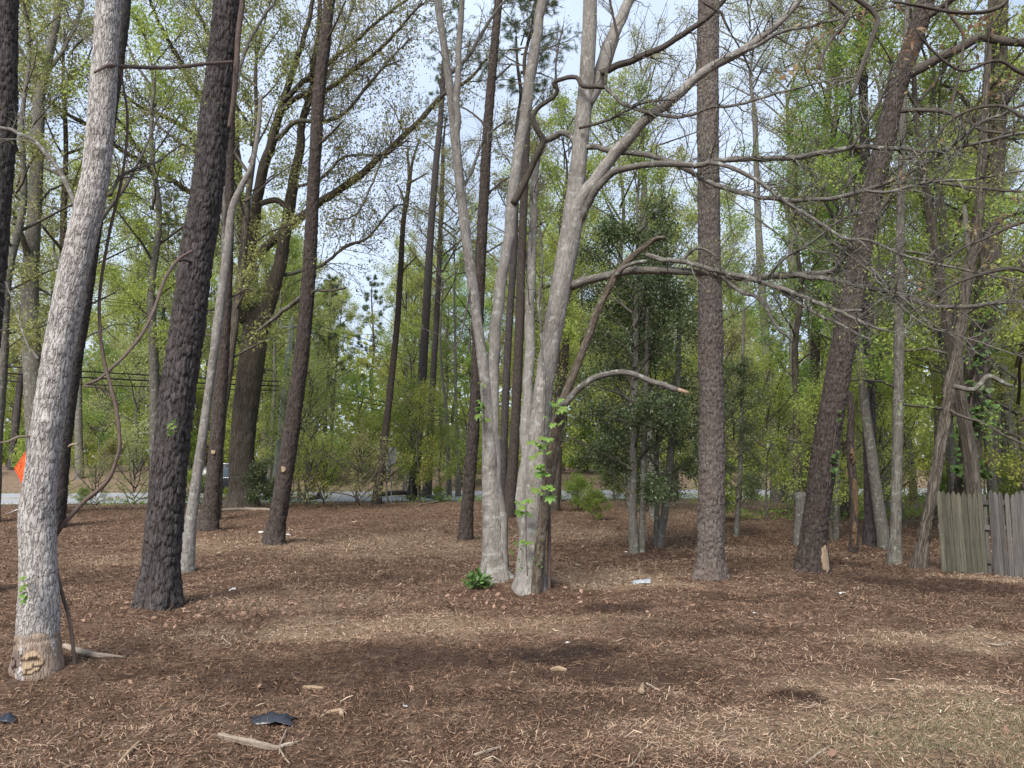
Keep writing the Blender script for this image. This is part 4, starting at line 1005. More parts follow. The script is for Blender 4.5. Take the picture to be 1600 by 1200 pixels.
scatter(4, 'thin', 23, 36, lambda x, y, px: road_s(x, y) < -3 and x > 7.5 and not (x < 13 and y < 18), (.8, 1.1), 'leafy tree in the right wood', 'leafy trees behind the fence', ['leaf_green', 'leaf_spring', 'leaf_green'], ['grey', 'oak'], 2.2, 1215, 1790)
scatter(5, 'thin', 27, 40, lambda x, y, px: road_s(x, y) < -2, (.95, 1.2), 'slim leafy tree behind the clearing', 'slim trees behind the maple', ['leaf_spring', 'leaf_pale'], ['grey', 'oak'], 1.5, 800, 1060)
scatter(6, 'thin', 24, 33, lambda x, y, px: road_s(x, y) < -2.5 and (px < 12 or 78 < px < 98 or 252 < px < 300 or 320 < px < 345), (1.0, 1.25), 'tall leafy tree before the road', 'tall leafy trees left', ['leaf_oak', 'leaf_pale', 'leaf_spring'], ['grey', 'oak'], 1.6, -90, 430)
scatter(5, 'thin', 17.5, 23, lambda x, y, px: x > 7 and not (x < 14 and y < 17), (.75, 1.0), 'fresh green tree behind the fence', 'fresh green trees behind the fence', ['leaf_spring', 'leaf_green'], ['grey', 'oak'], 1.5, 1290, 1680)
scatter(3, 'dec', 28, 36, lambda x, y, px: road_s(x, y) < -3 and x > 7.5, (.8, 1.1), 'broad green tree in the right wood', 'broad green trees right', ['leaf_green', 'leaf_spring', 'leaf_green'], ['grey', 'oak'], 2.2, 1215, 1790)
inner = lambda x, y, px: road_s(x, y) < -2.5 and (px > 1150 or (880 < px < 1150 and y > 26)) and not (9 < x < 14 and y < 15)
scatter(10, 'thin', 24, 41, inner, (.8, 1.15), 'slim grey tree before the road', 'slim grey trees right', ['leaf_spring', 'leaf_pale', 'leaf_green'], ['grey'], 1.6)
scatter(26, 'sap', 21, 42, inner, (.6, 1.25), 'green sapling in the right wood', 'saplings right', ['leaf_spring', 'leaf_spring', 'leaf_pale'], ['grey'], 1.3)
nearroad = lambda x, y, px: -3.5 < road_s(x, y) < -0.8
scatter(11, 'sap', 30, 40, lambda x, y, px: nearroad(x, y, px) and 440 < px < 760, (.5, .95), 'thin sapling at the near road edge', 'saplings at the near road edge', ['leaf_spring', 'leaf_green'], ['grey'], 1.1)
scatter(13, 'shrub', 28, 42, lambda x, y, px: -3.2 < road_s(x, y) < -0.7 and not (230 < px < 300), (.25, .6), 'low shrub at the near road edge', 'low shrubs along the road', ['leaf_green', 'leaf_spring'], ['grey'], .8)
scatter(8, 'twiggy', 27, 34, lambda x, y, px: -7 < road_s(x, y) < -1.2 and (60 < px < 225 or 455 < px < 580), (.6, 1.0), 'bare twiggy shrub before the road', 'bare shrubs by the road', ['leaf_spring', 'leaf_pale'], ['grey'], .9)
scatter(30, 'shrub', 47, 62, beyond, (.8, 1.7), 'green shrub on the far road bank', 'shrubs on the far bank', ['leaf_green', 'leaf_spring', 'leaf_pale'], ['grey'], 1.0)
scatter(12, 'shrub', 22, 38, inner, (.4, 1.0), 'undergrowth shrub in the right wood', 'shrubs in the right wood', ['leaf_green', 'leaf_spring'], ['grey'], .9)
for (lab, gp), lst in BGT.items():
    lst.sort(key=lambda t: t[0])
    for i, (yv, r_) in enumerate(lst):
        pre = '' if len(lst) == 1 else 'nearest ' if i == 0 else 'farthest ' if i == len(lst) - 1 else 'middle ' if len(lst) == 3 else 'mid-distance '
        r_['label'] = pre + lab + ', ' + gp
# one brighter leafy tree in the middle of the view, and the dark bush at the oak's foot
for (px, Yd, sc, lab, lm_) in [(636, 47.5, 1.5, 'bright green sapling across the road, left of the straight dark pine', 'leaf_green'), (480, 33, .9, 'pale leafing sapling just right of the leaning pine by the road', 'leaf_pale')]:
    x = (px - 800) / F * Yd; bg_tree('sap', x, Yd, sc, lab, None, lm_, 'grey')
x = (408 - 800) / F * 31; bg_tree('shrub', x, 31, .75, 'dark evergreen bush at the foot of the massive oak', None, 'leaf_holly', 'grey')

# the wood far behind, one mass
fr = np.random.default_rng(5)
n = 95000
fx = fr.uniform(-150, 170, n); fy = fr.uniform(98, 128, n)
top = 13 + 9 * fbm(fx * .09, np.zeros(n) + 3, 2, 3) + (fbm(fx * .5, fy * .3, 4, 2) - .5) * 6
fz = gz(fx, fy) + top * fr.uniform(0, 1, n) ** 1.5
fo = link('far_wood', leaf_mesh('far_wood', np.stack([fx, fy, fz], 1), fr, .8, .2, .7), M['leaf_spring'])
tag(fo, 'pale green mass of the distant wood closing the view', 'wood', kind='stuff')

# ------------------------------------------------------------------ hollies
def holly(px, py, label, stems, idx_, sc, rz):
    b = hit(px, py)
    root = empty('holly_tree', (b.x, b.y, float(gz(b.x, b.y))))
    tag(root, label, 'tree')
    bb = np.array(root.location)
    for k, st in enumerate(stems):
        pts, rad = pxpath(st, b.y, b.y + .2)
        pts[0] = np.array([pts[0][0], b.y, float(gz(pts[0][0], b.y)) - .2])
        P, r = resample(pts, rad, .08)
        link('trunk', tube_mesh('trunk', P - bb, r, 14, None, k + px * .01, .15), M['grey'], root)
    use(HOLLY[idx_][0], M['twig'], 'branches', root, (0, 0, 0), rz, (sc, sc, sc))
    use(HOLLY[idx_][1], M['leaf_holly'], 'crown', root, (0, 0, 0), rz, (sc, sc, sc))
holly(995, 864, 'dark evergreen holly with two close stems left of the plated pine', [[(991, 866, 17), (989, 800, 13), (990, 700, 12), (992, 600, 11), (994, 480, 8), (996, 360, 4)], [(1003, 864, 10), (1004, 780, 9), (1006, 700, 9), (1009, 600, 8), (1012, 480, 5)]], 0, .98, .4)
holly(1030, 856, 'dark holly with a stem bending right toward the plated pine', [[(1028, 858, 13), (1036, 815, 12), (1043, 770, 12), (1047, 720, 11), (1054, 640, 10), (1060, 560, 8), (1062, 440, 4)], [(1024, 856, 8), (1026, 780, 7), (1027, 700, 6), (1028, 600, 4)]], 1, .86, 2.0)
holly(1152, 838, 'dark holly showing on the right side of the plated pine', [[(1150, 840, 9), (1154, 780, 8), (1158, 700, 7), (1160, 600, 6), (1162, 480, 4)]], 0, .66, 3.7)
# ------------------------------------------------------------------ mulch: chips, straw, dead leaves, sparse grass
crng = np.random.default_rng(31)
def in_view(n, ylo, yhi, power=1.0, marg=60):
    y = ylo * (yhi / ylo) ** (crng.uniform(0, 1, n) ** power)
    px = crng.uniform(-marg, 1600 + marg, n)
    return (px - 800) / F * y, y
PAL = np.array([[.058, .034, .023], [.128, .076, .050], [.208, .129, .086], [.298, .204, .142], [.40, .302, .218], [.53, .43, .325]])
def strips(name, n, ylo, yhi, Lr, Wr, power, tilt, lift, pale=0.0, flat=False):
    x, y = in_view(n, ylo, yhi, power)
    s = road_s(x, y); keep = s < -1.2
    x, y = x[keep], y[keep]; n = len(x)
    dk, stw, lit = zone(x, y)
    L = (0.62 + 0.38 * np.clip(y / 9, 0, 2.6)) * crng.uniform(*Lr, n) * (0.55 + 1.0 * crng.random(n) ** 3); W = crng.uniform(*Wr, n) * np.clip(y / 9, .8, 2.2)
    az = crng.uniform(0, 2 * math.pi, n); ti = crng.normal(0, tilt, n)
    d = np.stack([np.cos(az) * np.cos(ti), np.sin(az) * np.cos(ti), np.sin(ti)], 1)
    sd = np.stack([-np.sin(az), np.cos(az), crng.normal(0, .5, n)], 1); sd = norm(sd)
    c = np.stack([x, y, gz(x, y) + lift + np.abs(np.sin(ti)) * L * .35 + crng.uniform(0, .012, n)], 1)
    bend = crng.normal(0, .12, (n, 1)) * L[:, None] * np.array([0, 0, 1.0]) + crng.normal(0, .08, (n, 1)) * L[:, None] * sd
    a = c - d * L[:, None] / 2; b = c + d * L[:, None] / 2; m = c + bend
    w = sd * W[:, None] / 2
    V = np.stack([a - w * .6, a + w * .6, m + w, m - w, b + w * .5, b - w * .5], 1).reshape(-1, 3)
    k = np.arange(n)[:, None] * 6
    q = np.concatenate([k + np.array([0, 1, 2, 3]), k + np.array([3, 2, 4, 5])])
    if flat:
        V = np.stack([a - w * .7, a + w, b + w * .7, b - w], 1).reshape(-1, 3); q = np.arange(n * 4).reshape(-1, 4)
    t = crng.random(n) ** 1.15 * 3.6 + pale + stw * 1.7 - dk * 2.8 + (fbm(x * .8, y * .8, 3, 3) - .5) * 2.2 - .35
    t = np.clip(t, 0, 4.999); i = t.astype(int); f = (t - i)[:, None]
    col = PAL[i] * (1 - f) + PAL[i + 1] * f
    col = col * (1 + crng.normal(0, .10, (n, 1)))
    col = np.concatenate([np.clip(col, .01, .8), np.ones((n, 1))], 1)
    return mesh_np(name, V, q, smooth=False, attrs={'col': np.repeat(col, 4 if flat else 6, 0)})
o = link('wood_chips', strips('wood_chips', 205000, 4.0, 34, (.018, .055), (.004, .012), .85, .40, .004, flat=True), M['chip']); tag(o, 'brown shredded wood chips covering the cleared lot', 'mulch', kind='stuff')
o = link('pine_straw', strips('pine_straw', 125000, 4.0, 33, (.035, .12), (.0018, .004), .85, .3, .010, .45, flat=True), M['chip']); tag(o, 'tan straw and shredded fibres lying over the mulch', 'straw', kind='stuff')
o = link('wood_splinters', strips('wood_splinters', 2600, 4.2, 30, (.04, .14), (.004, .013), .9, .2, .010, 1.4), M['chip']); tag(o, 'pale wood splinters scattered over the mulch', 'splinters', kind='stuff')

def dead_leaves(name, n, gen):
    x, y = gen(n); n = len(x)
    c = np.stack([x, y, gz(x, y) + crng.uniform(.01, .04, n)], 1)
    ax = crng.normal(size=(n, 3)) * np.array([1, 1, .35])
    return leaf_mesh(name, c, crng, .065, 0.0, .55, .5, axis=norm(ax) * 1.2)
def gen_lit(n):
    x, y = in_view(n, 4.5, 46, .7); dk, st, lit = zone(x, y); s = road_s(x, y)
    p = np.where((s > -1.0) & (s < 9.5), 0, .003 + .9 * lit)
    b = hit(330, 960); p = np.maximum(p, .6 * np.exp(-((x - b.x) ** 2 / 1.2 + (y - b.y) ** 2 / .6)) * (s < 0))
    b = hit(860, 940); p = np.maximum(p, .45 * np.exp(-((x - b.x) ** 2 / 1.5 + (y - b.y) ** 2 / .6)) * (s < 0))
    k = crng.random(n) < p
    return x[k], y[k]
o = link('leaf_litter', dead_leaves('leaf_litter', 46000, gen_lit), M['litter_leaf']); tag(o, 'dry pinkish brown leaf litter at the lot edges and bank', 'leaf litter', kind='stuff')
def bank(n):
    x = crng.uniform(-60, 40, n); s = crng.uniform(9.2, 24, n); y = 36 + .29 * (x + 15) + s * 1.041
    return x, y
me = dead_leaves('bank_leaves', 16000, bank); me.transform(Matrix.Translation((0, 0, .02)))
o = link('bank_leaf_litter', me, M['litter_leaf']); tag(o, 'fallen leaves covering the bank across the road', 'leaf litter', kind='stuff')

def blades(name, x, y, h, w, mat, label):
    n = len(x); z = gz(x, y)
    az = crng.uniform(0, 6.28, n); hh = h * crng.uniform(.4, 1.2, n)
    b = np.stack([x, y, z - .005], 1); sd = np.stack([np.cos(az), np.sin(az), np.zeros(n)], 1) * w
    tip = b + np.stack([crng.normal(0, .5, n), crng.normal(0, .5, n), np.full(n, .8)], 1) * hh[:, None]
    V = np.stack([b - sd, b + sd, tip], 1).reshape(-1, 3)
    lv = np.repeat(crng.random(n), 3)
    o = link(name, mesh_np(name, V, None, np.arange(3 * n).reshape(-1, 3), False, {'lv': lv}), M[mat]); tag(o, label, 'grass', kind='stuff')
gxs, gys = [], []
for px, py, rx, ry, n in [(1450, 1160, .45, .25, 3500), (1560, 1130, .4, .4, 4500), (1390, 1150, .35, .2, 1600), (1590, 1185, .4, .3, 3000), (1540, 1105, .25, .2, 1500)]:
    p = hit(px, py); gxs.append(crng.normal(p.x, rx, n)); gys.append(crng.normal(p.y, ry, n))
blades('lawn_grass', np.concatenate(gxs), np.concatenate(gys), 0.045, .0022, 'lawn', 'sparse thin grass at the lower right corner')
n = 14000; gx_ = crng.uniform(-50, 30, n); gs_ = crng.uniform(8.9, 12.2, n); gs_[:4000] = crng.uniform(-1.2, -.1, 4000)
blades('verge_grass', gx_, 36 + .29 * (gx_ + 15) + gs_ * 1.041, .16, .012, 'grass', 'yellowish verge grass along both sides of the road')
# low green plants
n = 16000; px = crng.uniform(-60, 1660, n); yy = crng.uniform(27, 44, n); xx = (px - 800) / F * yy; s = road_s(xx, yy)
pr = np.where((s < -0.4) & (s > -3.5), .5, 0) + np.where((xx > 8) & (s < -.5) & (yy > 26), .7, 0)
pr = pr * (fbm(xx * .6, yy * .6, 8, 2) > .5)
k = crng.random(n) < pr; xx, yy = xx[k], yy[k]
cc = np.repeat(np.stack([xx, yy, gz(xx, yy)], 1), 4, 0); cc = cc + crng.normal(0, .09, cc.shape) * np.array([1, 1, 0]); cc[:, 2] += crng.uniform(.02, .32, len(cc))
o = link('undergrowth', leaf_mesh('undergrowth', cc, crng, .11, .1, .5), M['leaf_green']); tag(o, 'low green undergrowth at the edge of the cleared lot', 'undergrowth', kind='stuff')

# ------------------------------------------------------------------ fence
def fence_mat(name, c1, c2):
    m, nt = nt_new(name)
    tc = N(nt, 'TexCoord'); oi = N(nt, 'ObjectInfo')
    mp = N(nt, 'Mapping'); mp.inputs['Scale'].default_value = (55, 55, 2.2); nt.links.new(tc.outputs['Object'], mp.inputs['Vector'])
    cx = N(nt, 'CombineXYZ'); 
    r20 = N(nt, 'Math', operation='MULTIPLY'); r20.inputs[1].default_value = 37.0; nt.links.new(oi.outputs['Random'], r20.inputs[0])
    nt.links.new(r20.outputs[0], cx.inputs[0]); nt.links.new(cx.outputs[0], mp.inputs['Location'])
    n = N(nt, 'TexNoise', Scale=1.0, Detail=6.0, Roughness=.7); nt.links.new(mp.outputs[0], n.inputs['Vector'])
    n2 = N(nt, 'TexNoise', Scale=5.0, Detail=4.0); nt.links.new(tc.outputs['Object'], n2.inputs['Vector'])
    col = mixc(nt, ramp(nt, n.outputs['Fac'], .35, .65), c1, c2)
    col = mixc(nt, ramp(nt, n2.outputs['Fac'], .5, .7, 0, .6), col, (.105, .096, .083))
    hs = N(nt, 'HueSaturation'); nt.links.new(col, hs.inputs['Color']); nt.links.new(ramp(nt, oi.outputs['Random'], 0, 1, .75, 1.25), hs.inputs['Value'])
    b = N(nt, 'Bump', Strength=.7, Distance=.006); nt.links.new(n.outputs['Fac'], b.inputs['Height'])
    finish(nt, hs.outputs[0], .92, b.outputs[0], .15)
    return m
FM = [fence_mat('weathered_olive_wood', (.056, .054, .040), (.108, .102, .076)), fence_mat('weathered_grey_wood', (.060, .056, .053), (.115, .107, .10))]
fa, fb = hit(1472, 893), hit(1600, 903)
fdir = Vector((fb.x - fa.x, fb.y - fa.y, 0)); flen = fdir.length; fdir.normalize()
pitch = flen / 15.6
frot = math.atan2(fdir.y, fdir.x)
froot = empty('picket_fence', (fa.x, fa.y, 0), frot)
tag(froot, 'weathered grey wooden picket fence with pointed tops at the right edge', 'fence')
frand = random.Random(4)
def picket_mesh(w, h, t, seed):
    rr = random.Random(seed)
    pts = [(-w / 2, -.15), (w / 2, -.15), (w / 2 + rr.uniform(-.002, .002), h - .105), (w / 2 * .86, h - .06), (w / 2 * .5, h - .018), (rr.uniform(-.006, .006), h), (-w / 2 * .5, h - .02), (-w / 2 * .86, h - .06), (-w / 2 + rr.uniform(-.002, .002), h - .105)]
    n = len(pts)
    v = [(x, -t / 2, z) for x, z in pts] + [(x, t / 2, z) for x, z in pts]
    me = bpy.data.meshes.new('picket')
    me.from_pydata(v, [], [tuple(range(n)), tuple(range(2 * n - 1, n - 1, -1))] + [(i, i + n, (i + 1) % n + n, (i + 1) % n) for i in range(n)])
    me.update()
    return me
FH = (at(1472, 766, fa.y).z - float(gz(fa.x, fa.y)))
PK = [picket_mesh(pitch * .94, FH, .02, i) for i in range(4)]
for i in range(24):
    if i == 9: continue
    o = shared_part(PK[frand.randrange(4)], FM[0] if i < 9 else FM[1], 'picket', froot)
    wx, wy = fa.x + fdir.x * pitch * (i + .4), fa.y + fdir.y * pitch * (i + .4)
    o.location = (pitch * (i + .4), frand.uniform(-.006, .006), float(gz(wx, wy)) - .01 + frand.uniform(-.015, .02) + (.04 if i > 9 else 0))
    o.rotation_euler = (frand.gauss(0, .012), frand.gauss(0, .008), 0)
def box(name, lo, hi, mat, parent, bev=0.0):
    v = [(x, y, z) for x in (lo[0], hi[0]) for y in (lo[1], hi[1]) for z in (lo[2], hi[2])]
    me = bpy.data.meshes.new(name)
    me.from_pydata(v, [], [(0, 1, 3, 2), (4, 6, 7, 5), (0, 4, 5, 1), (2, 3, 7, 6), (0, 2, 6, 4), (1, 5, 7, 3)]); me.update()
    o = link(name, me, mat, parent)
    if bev:
        m = o.modifiers.new('b', 'BEVEL'); m.width = bev; m.segments = 2
    return o
z0 = float(gz(fa.x, fa.y))
for h in (.22, FH * .55, FH - .22): box('rail', (-.02, .016, z0 + h - .045), (pitch * 24, .055, z0 + h + .045), FM[1], froot, .004)
box('post', (pitch * 9.05, .06, z0 - .4), (pitch * 9.75, .15, z0 + FH - .08), FM[1], froot, .006)

# ------------------------------------------------------------------ utility pole and wires
def cyl(name, pts, rad, mat, parent, origin, nseg=10):
    P, r = resample([np.array(p, float) for p in pts], rad, 5.0)
    return link(name, tube_mesh(name, P - np.array(origin), r, nseg, None, 1.0, -.1), mat, parent)
M['pole'] = simple('treated_pole', (.23, .255, .21), (.33, .355, .305), 2.5, .9, .3)
M['steel'] = simple('galvanised_steel', (.38, .39, .40), (.46, .47, .48), 8, .5, 0, .5, .6)
M['cable'] = simple('black_cable', (.045, .045, .048), None, 5, .6)
M['insul'] = simple('insulator_grey', (.5, .5, .52), None, 5, .3)
PY = 34.6
pb = at(428, 775, PY); pt = at(456, 503, PY)
pz = float(gz(pb.x, PY)); p0 = np.array([pb.x, PY, pz])
proot = empty('utility_pole', tuple(p0)); tag(proot, 'greenish grey utility pole with a short crossarm by the road', 'utility pole')
cyl('shaft', [p0 - [0, 0, .5], p0 + [0, 0, .2], np.array(pt)], [.17, .165, .125], M['pole'], proot, p0, 14)
tp = np.array(pt)
wd = np.array([.46, .89, 0]); wd /= np.linalg.norm(wd); wperp = np.array([-wd[1], wd[0], 0])
ca = link('crossarm', None, None, proot) if False else None
cyl('crossarm', [tp + wperp * -.75 - [0, 0, .22], tp + wperp * .75 - [0, 0, .22]], [.06, .06], M['pole'], proot, p0, 6)
for u in (-.68, 0, .68):
    q = tp + wperp * u - [0, 0, .16 if u else -.02]
    cyl('insulator', [q, q + [0, 0, .09], q + [0, 0, .10], q + [0, 0, .18]], [.035, .06, .035, .03], M['insul'], proot, p0, 8)
for zz in (2.75, 2.95, 3.15):
    q = tp - [0, 0, zz] + (p0 - tp) * [.3, 0, 0]
    cyl('cable_bracket', [q - wperp * .22, q + wperp * .22], [.03, .03], M['steel'], proot, p0, 6)
def wire(label, q, r, sagk):
    pts = []
    for t in np.linspace(-20, 62, 34):
        seg = 42.0; u = (t % seg) / seg if t >= 0 else ((t + seg) % seg) / seg
        dirv = wd if t >= 0 else np.array([.73, .68, 0]) / np.hypot(.73, .68)
        pts.append(q + dirv * t - np.array([0, 0, sagk * 4 * u * (1 - u)]))
    P, rr = resample(pts, [r] * len(pts), 3.0)
    o = link('overhead_wire', tube_mesh('overhead_wire', P, rr, 5, None, 1, -.1), M['cable'])
    tag(o, label, 'wire')
for lab, dz, u, r, sg in [('thin wire on the top of the utility pole', -.02, 0, .012, .5), ('thin wire on the left end of the pole crossarm', .0, -.68, .012, .5), ('thin wire on the right end of the pole crossarm', .0, .68, .012, .5),
                          ('thick upper cable of the three low ones on the utility pole', 2.75, .2, .028, .45), ('thick middle cable of the three low ones on the utility pole', 2.95, .2, .035, .5), ('lowest of the three low cables on the utility pole', 3.15, .2, .024, .6)]:
    wire(lab, tp + wperp * u + np.array([0, 0, .02 - dz]) + (p0 - tp) * np.array([.3 if dz > 1 else 0, 0, 0]), r, sg)

# ------------------------------------------------------------------ road signs
M['orange'] = simple('fluorescent_orange', (.85, .10, .015), (.80, .09, .015), 3, .5)
M['black'] = simple('black_vinyl', (.02, .02, .02), None, 4, .5)
SY = 27.5
sc_ = at(43, 732, SY); sz = float(gz(sc_.x, SY))
sroot = empty('construction_sign', (sc_.x, SY, sz), math.radians(-28)); tag(sroot, 'orange diamond roadwork sign poking out behind the pale tree', 'road sign')
def plate(name, pts, y, t, mat, parent):
    n = len(pts); v = [(x, y - t / 2, z) for x, z in pts] + [(x, y + t / 2, z) for x, z in pts]
    me = bpy.data.meshes.new(name); me.from_pydata(v, [], [tuple(range(n)), tuple(range(2 * n - 1, n - 1, -1))] + [(i, i + n, (i + 1) % n + n, (i + 1) % n) for i in range(n)]); me.update()
    return link(name, me, mat, parent)
hc = sc_.z - sz; hd = .80
def dia(h): return [(-h, hc), (0, hc - h), (h, hc), (0, hc + h)]
plate('sign_panel', dia(hd), 0, .012, M['orange'], sroot)
b_ = []
for a, b in zip(dia(hd - .05), dia(hd - .05)[1:] + dia(hd - .05)[:1]):
    i1 = dia(hd - .085); 
od, idd = dia(hd - .045), dia(hd - .08)
for k in range(4):
    plate('border', [od[k], od[(k + 1) % 4], idd[(k + 1) % 4], idd[k]], -.009, .003, M['black'], sroot)
ring = [(-.40 + .075 * math.cos(t), hc + .14 + .085 * math.sin(t)) for t in np.linspace(0, 6.283, 13)[:-1]]
rin = [(-.40 + .045 * math.cos(t), hc + .14 + .05 * math.sin(t)) for t in np.linspace(0, 6.283, 13)[:-1]]
v = [(x, -.010, z) for x, z in ring + rin]; me = bpy.data.meshes.new('symbol'); me.from_pydata(v, [], [(k, (k + 1) % 12, (k + 1) % 12 + 12, k + 12) for k in range(12)]); me.update()
link('symbol', me, M['black'], sroot)
plate('symbol', [(-.47, hc - .12), (-.44, hc - .12), (-.40, hc + .05), (-.43, hc + .05)], -.009, .003, M['black'], sroot)
plate('symbol', [(-.36, hc - .27), (-.22, hc - .27), (-.22, hc - .24), (-.36, hc - .24)], -.009, .003, M['black'], sroot)
cyl('stand', [(0, .05, -.05), (0, .05, hc + hd)], [.02, .02], M['steel'], sroot, (0, 0, 0), 6)
for sx in (-1, 1): cyl('stand_leg', [(0, .05, .3), (sx * .5, .05 + .3, .0)], [.02, .02], M['steel'], sroot, (0, 0, 0), 6); cyl('stand_leg', [(0, .05, .3), (sx * .5, -.35, .0)], [.02, .02], M['steel'], sroot, (0, 0, 0), 6)
GY = 36.2
gc = at(609, 713, GY); gg = float(gz(gc.x, GY))
groot = empty('road_sign', (gc.x, GY, gg), .25); tag(groot, 'plain grey back of a road sign on two posts across the lot', 'road sign')
h0, h1 = gc.z - gg - .42, gc.z - gg + .42
plate('sign_panel', [(-.30, h0 + .04), (-.26, h0), (.26, h0), (.30, h0 + .04), (.30, h1 - .04), (.26, h1), (-.26, h1), (-.30, h1 - .04)], 0, .006, M['steel'], groot)
for sx in (-.12, .10): box('post', (sx - .025, -.045, -.4), (sx + .025, -.006, h1 - .05), M['steel'], groot)

# ------------------------------------------------------------------ dark car on the road, mostly hidden behind the oak
M['car_paint'] = simple('dark_car_paint', (.018, .020, .024), None, 3, .25, 0, .6)
M['car_glass'] = simple('car_glass', (.10, .13, .16), None, 3, .05, 0, .8)
M['chrome'] = simple('chrome_trim', (.6, .63, .68), None, 3, .2, 0, .6, .8)
M['tyre'] = simple('tyre_rubber', (.02, .02, .02), None, 9, .9)
M['rim'] = simple('wheel_rim', (.35, .35, .36), None, 9, .4, 0, .5, .7)
M['lamp_red'] = simple('tail_lamp', (.35, .01, .01), None, 9, .2)
M['lamp_white'] = simple('head_lamp', (.7, .7, .72), None, 9, .15)
cx0 = (382 - 800) / F * 39.0
croot = empty('parked_car', (cx0, 39.0, road_pt(road_s(cx0, 39.0), 0)[2] + .015), .28); tag(croot, 'dark sport utility car on the road behind the massive oak', 'car')
def loft(name, secs, mat, parent, bev=.03):
    """secs: list of (x, [(y,z)...]) cross-sections along the car"""
    n = len(secs[0][1]); v = []; f = []
    for x, pr in secs: v += [(x, y, z) for y, z in pr]
    for i in range(len(secs) - 1):
        for k in range(n): f.append((i * n + k, i * n + (k + 1) % n, (i + 1) * n + (k + 1) % n, (i + 1) * n + k))
    f += [tuple(range(n))[::-1], tuple(range((len(secs) - 1) * n, len(secs) * n))]
    me = bpy.data.meshes.new(name); me.from_pydata(v, [], f); me.update(); me.polygons.foreach_set('use_smooth', [True] * len(me.polygons))
    o = link(name, me, mat, parent); m = o.modifiers.new('b', 'BEVEL'); m.width = bev; m.segments = 2; m.limit_method = 'ANGLE'
    return o
def sec(w, zl, zh, sh=.08): return [(-w, zl + .12), (-w * .92, zl), (w * .92, zl), (w, zl + .12), (w, zh - sh), (w * .9, zh), (-w * .9, zh), (-w, zh - sh)]
loft('body', [(-2.2, sec(.78, .42, .95)), (-2.1, sec(.88, .32, 1.02)), (-1.2, sec(.93, .26, 1.05)), (0, sec(.93, .26, 1.04)), (1.0, sec(.92, .26, 1.02)), (1.75, sec(.90, .28, .94)), (2.15, sec(.84, .32, .82)), (2.28, sec(.72, .42, .70))], M['car_paint'], croot)
def cab(w0, w1, z0_, z1): return [(-w0, z0_), (w0, z0_), (w1, z1), (-w1, z1)]
loft('cabin', [(-2.05, cab(.80, .74, 1.0, 1.05)), (-1.75, cab(.84, .66, 1.0, 1.60)), (-.6, cab(.86, .68, 1.0, 1.70)), (.3, cab(.86, .66, 1.0, 1.66)), (1.15, cab(.84, .78, 1.0, 1.04))], M['car_paint'], croot, .05)
for sd in (-1, 1):
    for xa, xb in ((-1.6, -.95), (-.88, -.05), (.02, .75)):
        f0 = .868; f1 = .695
        zt = 1.56 if xb < .5 else 1.5
        xt = xb if xb < .5 else .42
        v = [(xa, sd * (f0 + .004), 1.07), (xb, sd * (f0 + .004), 1.07), (xt, sd * (f1 + .03), zt), (xa + .05, sd * (f1 + .03), zt)]
        me = bpy.data.meshes.new('window'); me.from_pydata(v, [], [(0, 1, 2, 3)]); me.update()
        w_ = link('window', me, M['car_glass'], croot); m = w_.modifiers.new('s', 'SOLIDIFY'); m.thickness = .02; m.offset = 0
    cyl('window_trim', [(-1.65, sd * .885, 1.045), (.85, sd * .885, 1.045)], [.016, .016], M['chrome'], croot, (0, 0, 0), 6)
    cyl('roof_rail', [(-1.5, sd * .60, 1.68), (-.6, sd * .62, 1.755), (.2, sd * .6, 1.72)], [.022, .022, .022], M['chrome'], croot, (0, 0, 0), 6)
    for wx in (-1.35, 1.4):
        P = np.array([[wx, sd * .74, .34], [wx, sd * .95, .34]])
        t_ = link('wheel', tube_mesh('wheel', P, np.array([.34, .34]), 20), M['tyre'], croot)
        link('rim', tube_mesh('rim', np.array([[wx, sd * .90, .34], [wx, sd * .962, .34]]), np.array([.22, .20]), 14), M['rim'], t_)
    box('headlight', (2.12, sd * .62 - .14, .66), (2.25, sd * .62 + .14, .78), M['lamp_white'], croot, .02)
    box('tail_light', (-2.2, sd * .76 - .07, .72), (-2.09, sd * .76 + .07, .98), M['lamp_red'], croot, .02)
    cyl('mirror', [(.72, sd * .88, 1.08), (.72, sd * 1.06, 1.12)], [.05, .09], M['car_paint'], croot, (0, 0, 0), 8)
wm = bpy.data.meshes.new('windscreen'); wm.from_pydata([(1.17, -.72, 1.05), (1.17, .72, 1.05), (.36, .60, 1.63), (.36, -.60, 1.63)], [], [(0, 1, 2, 3)]); wm.update()
w_ = link('windscreen', wm, M['car_glass'], croot); m = w_.modifiers.new('s', 'SOLIDIFY'); m.thickness = .03; m.offset = 0

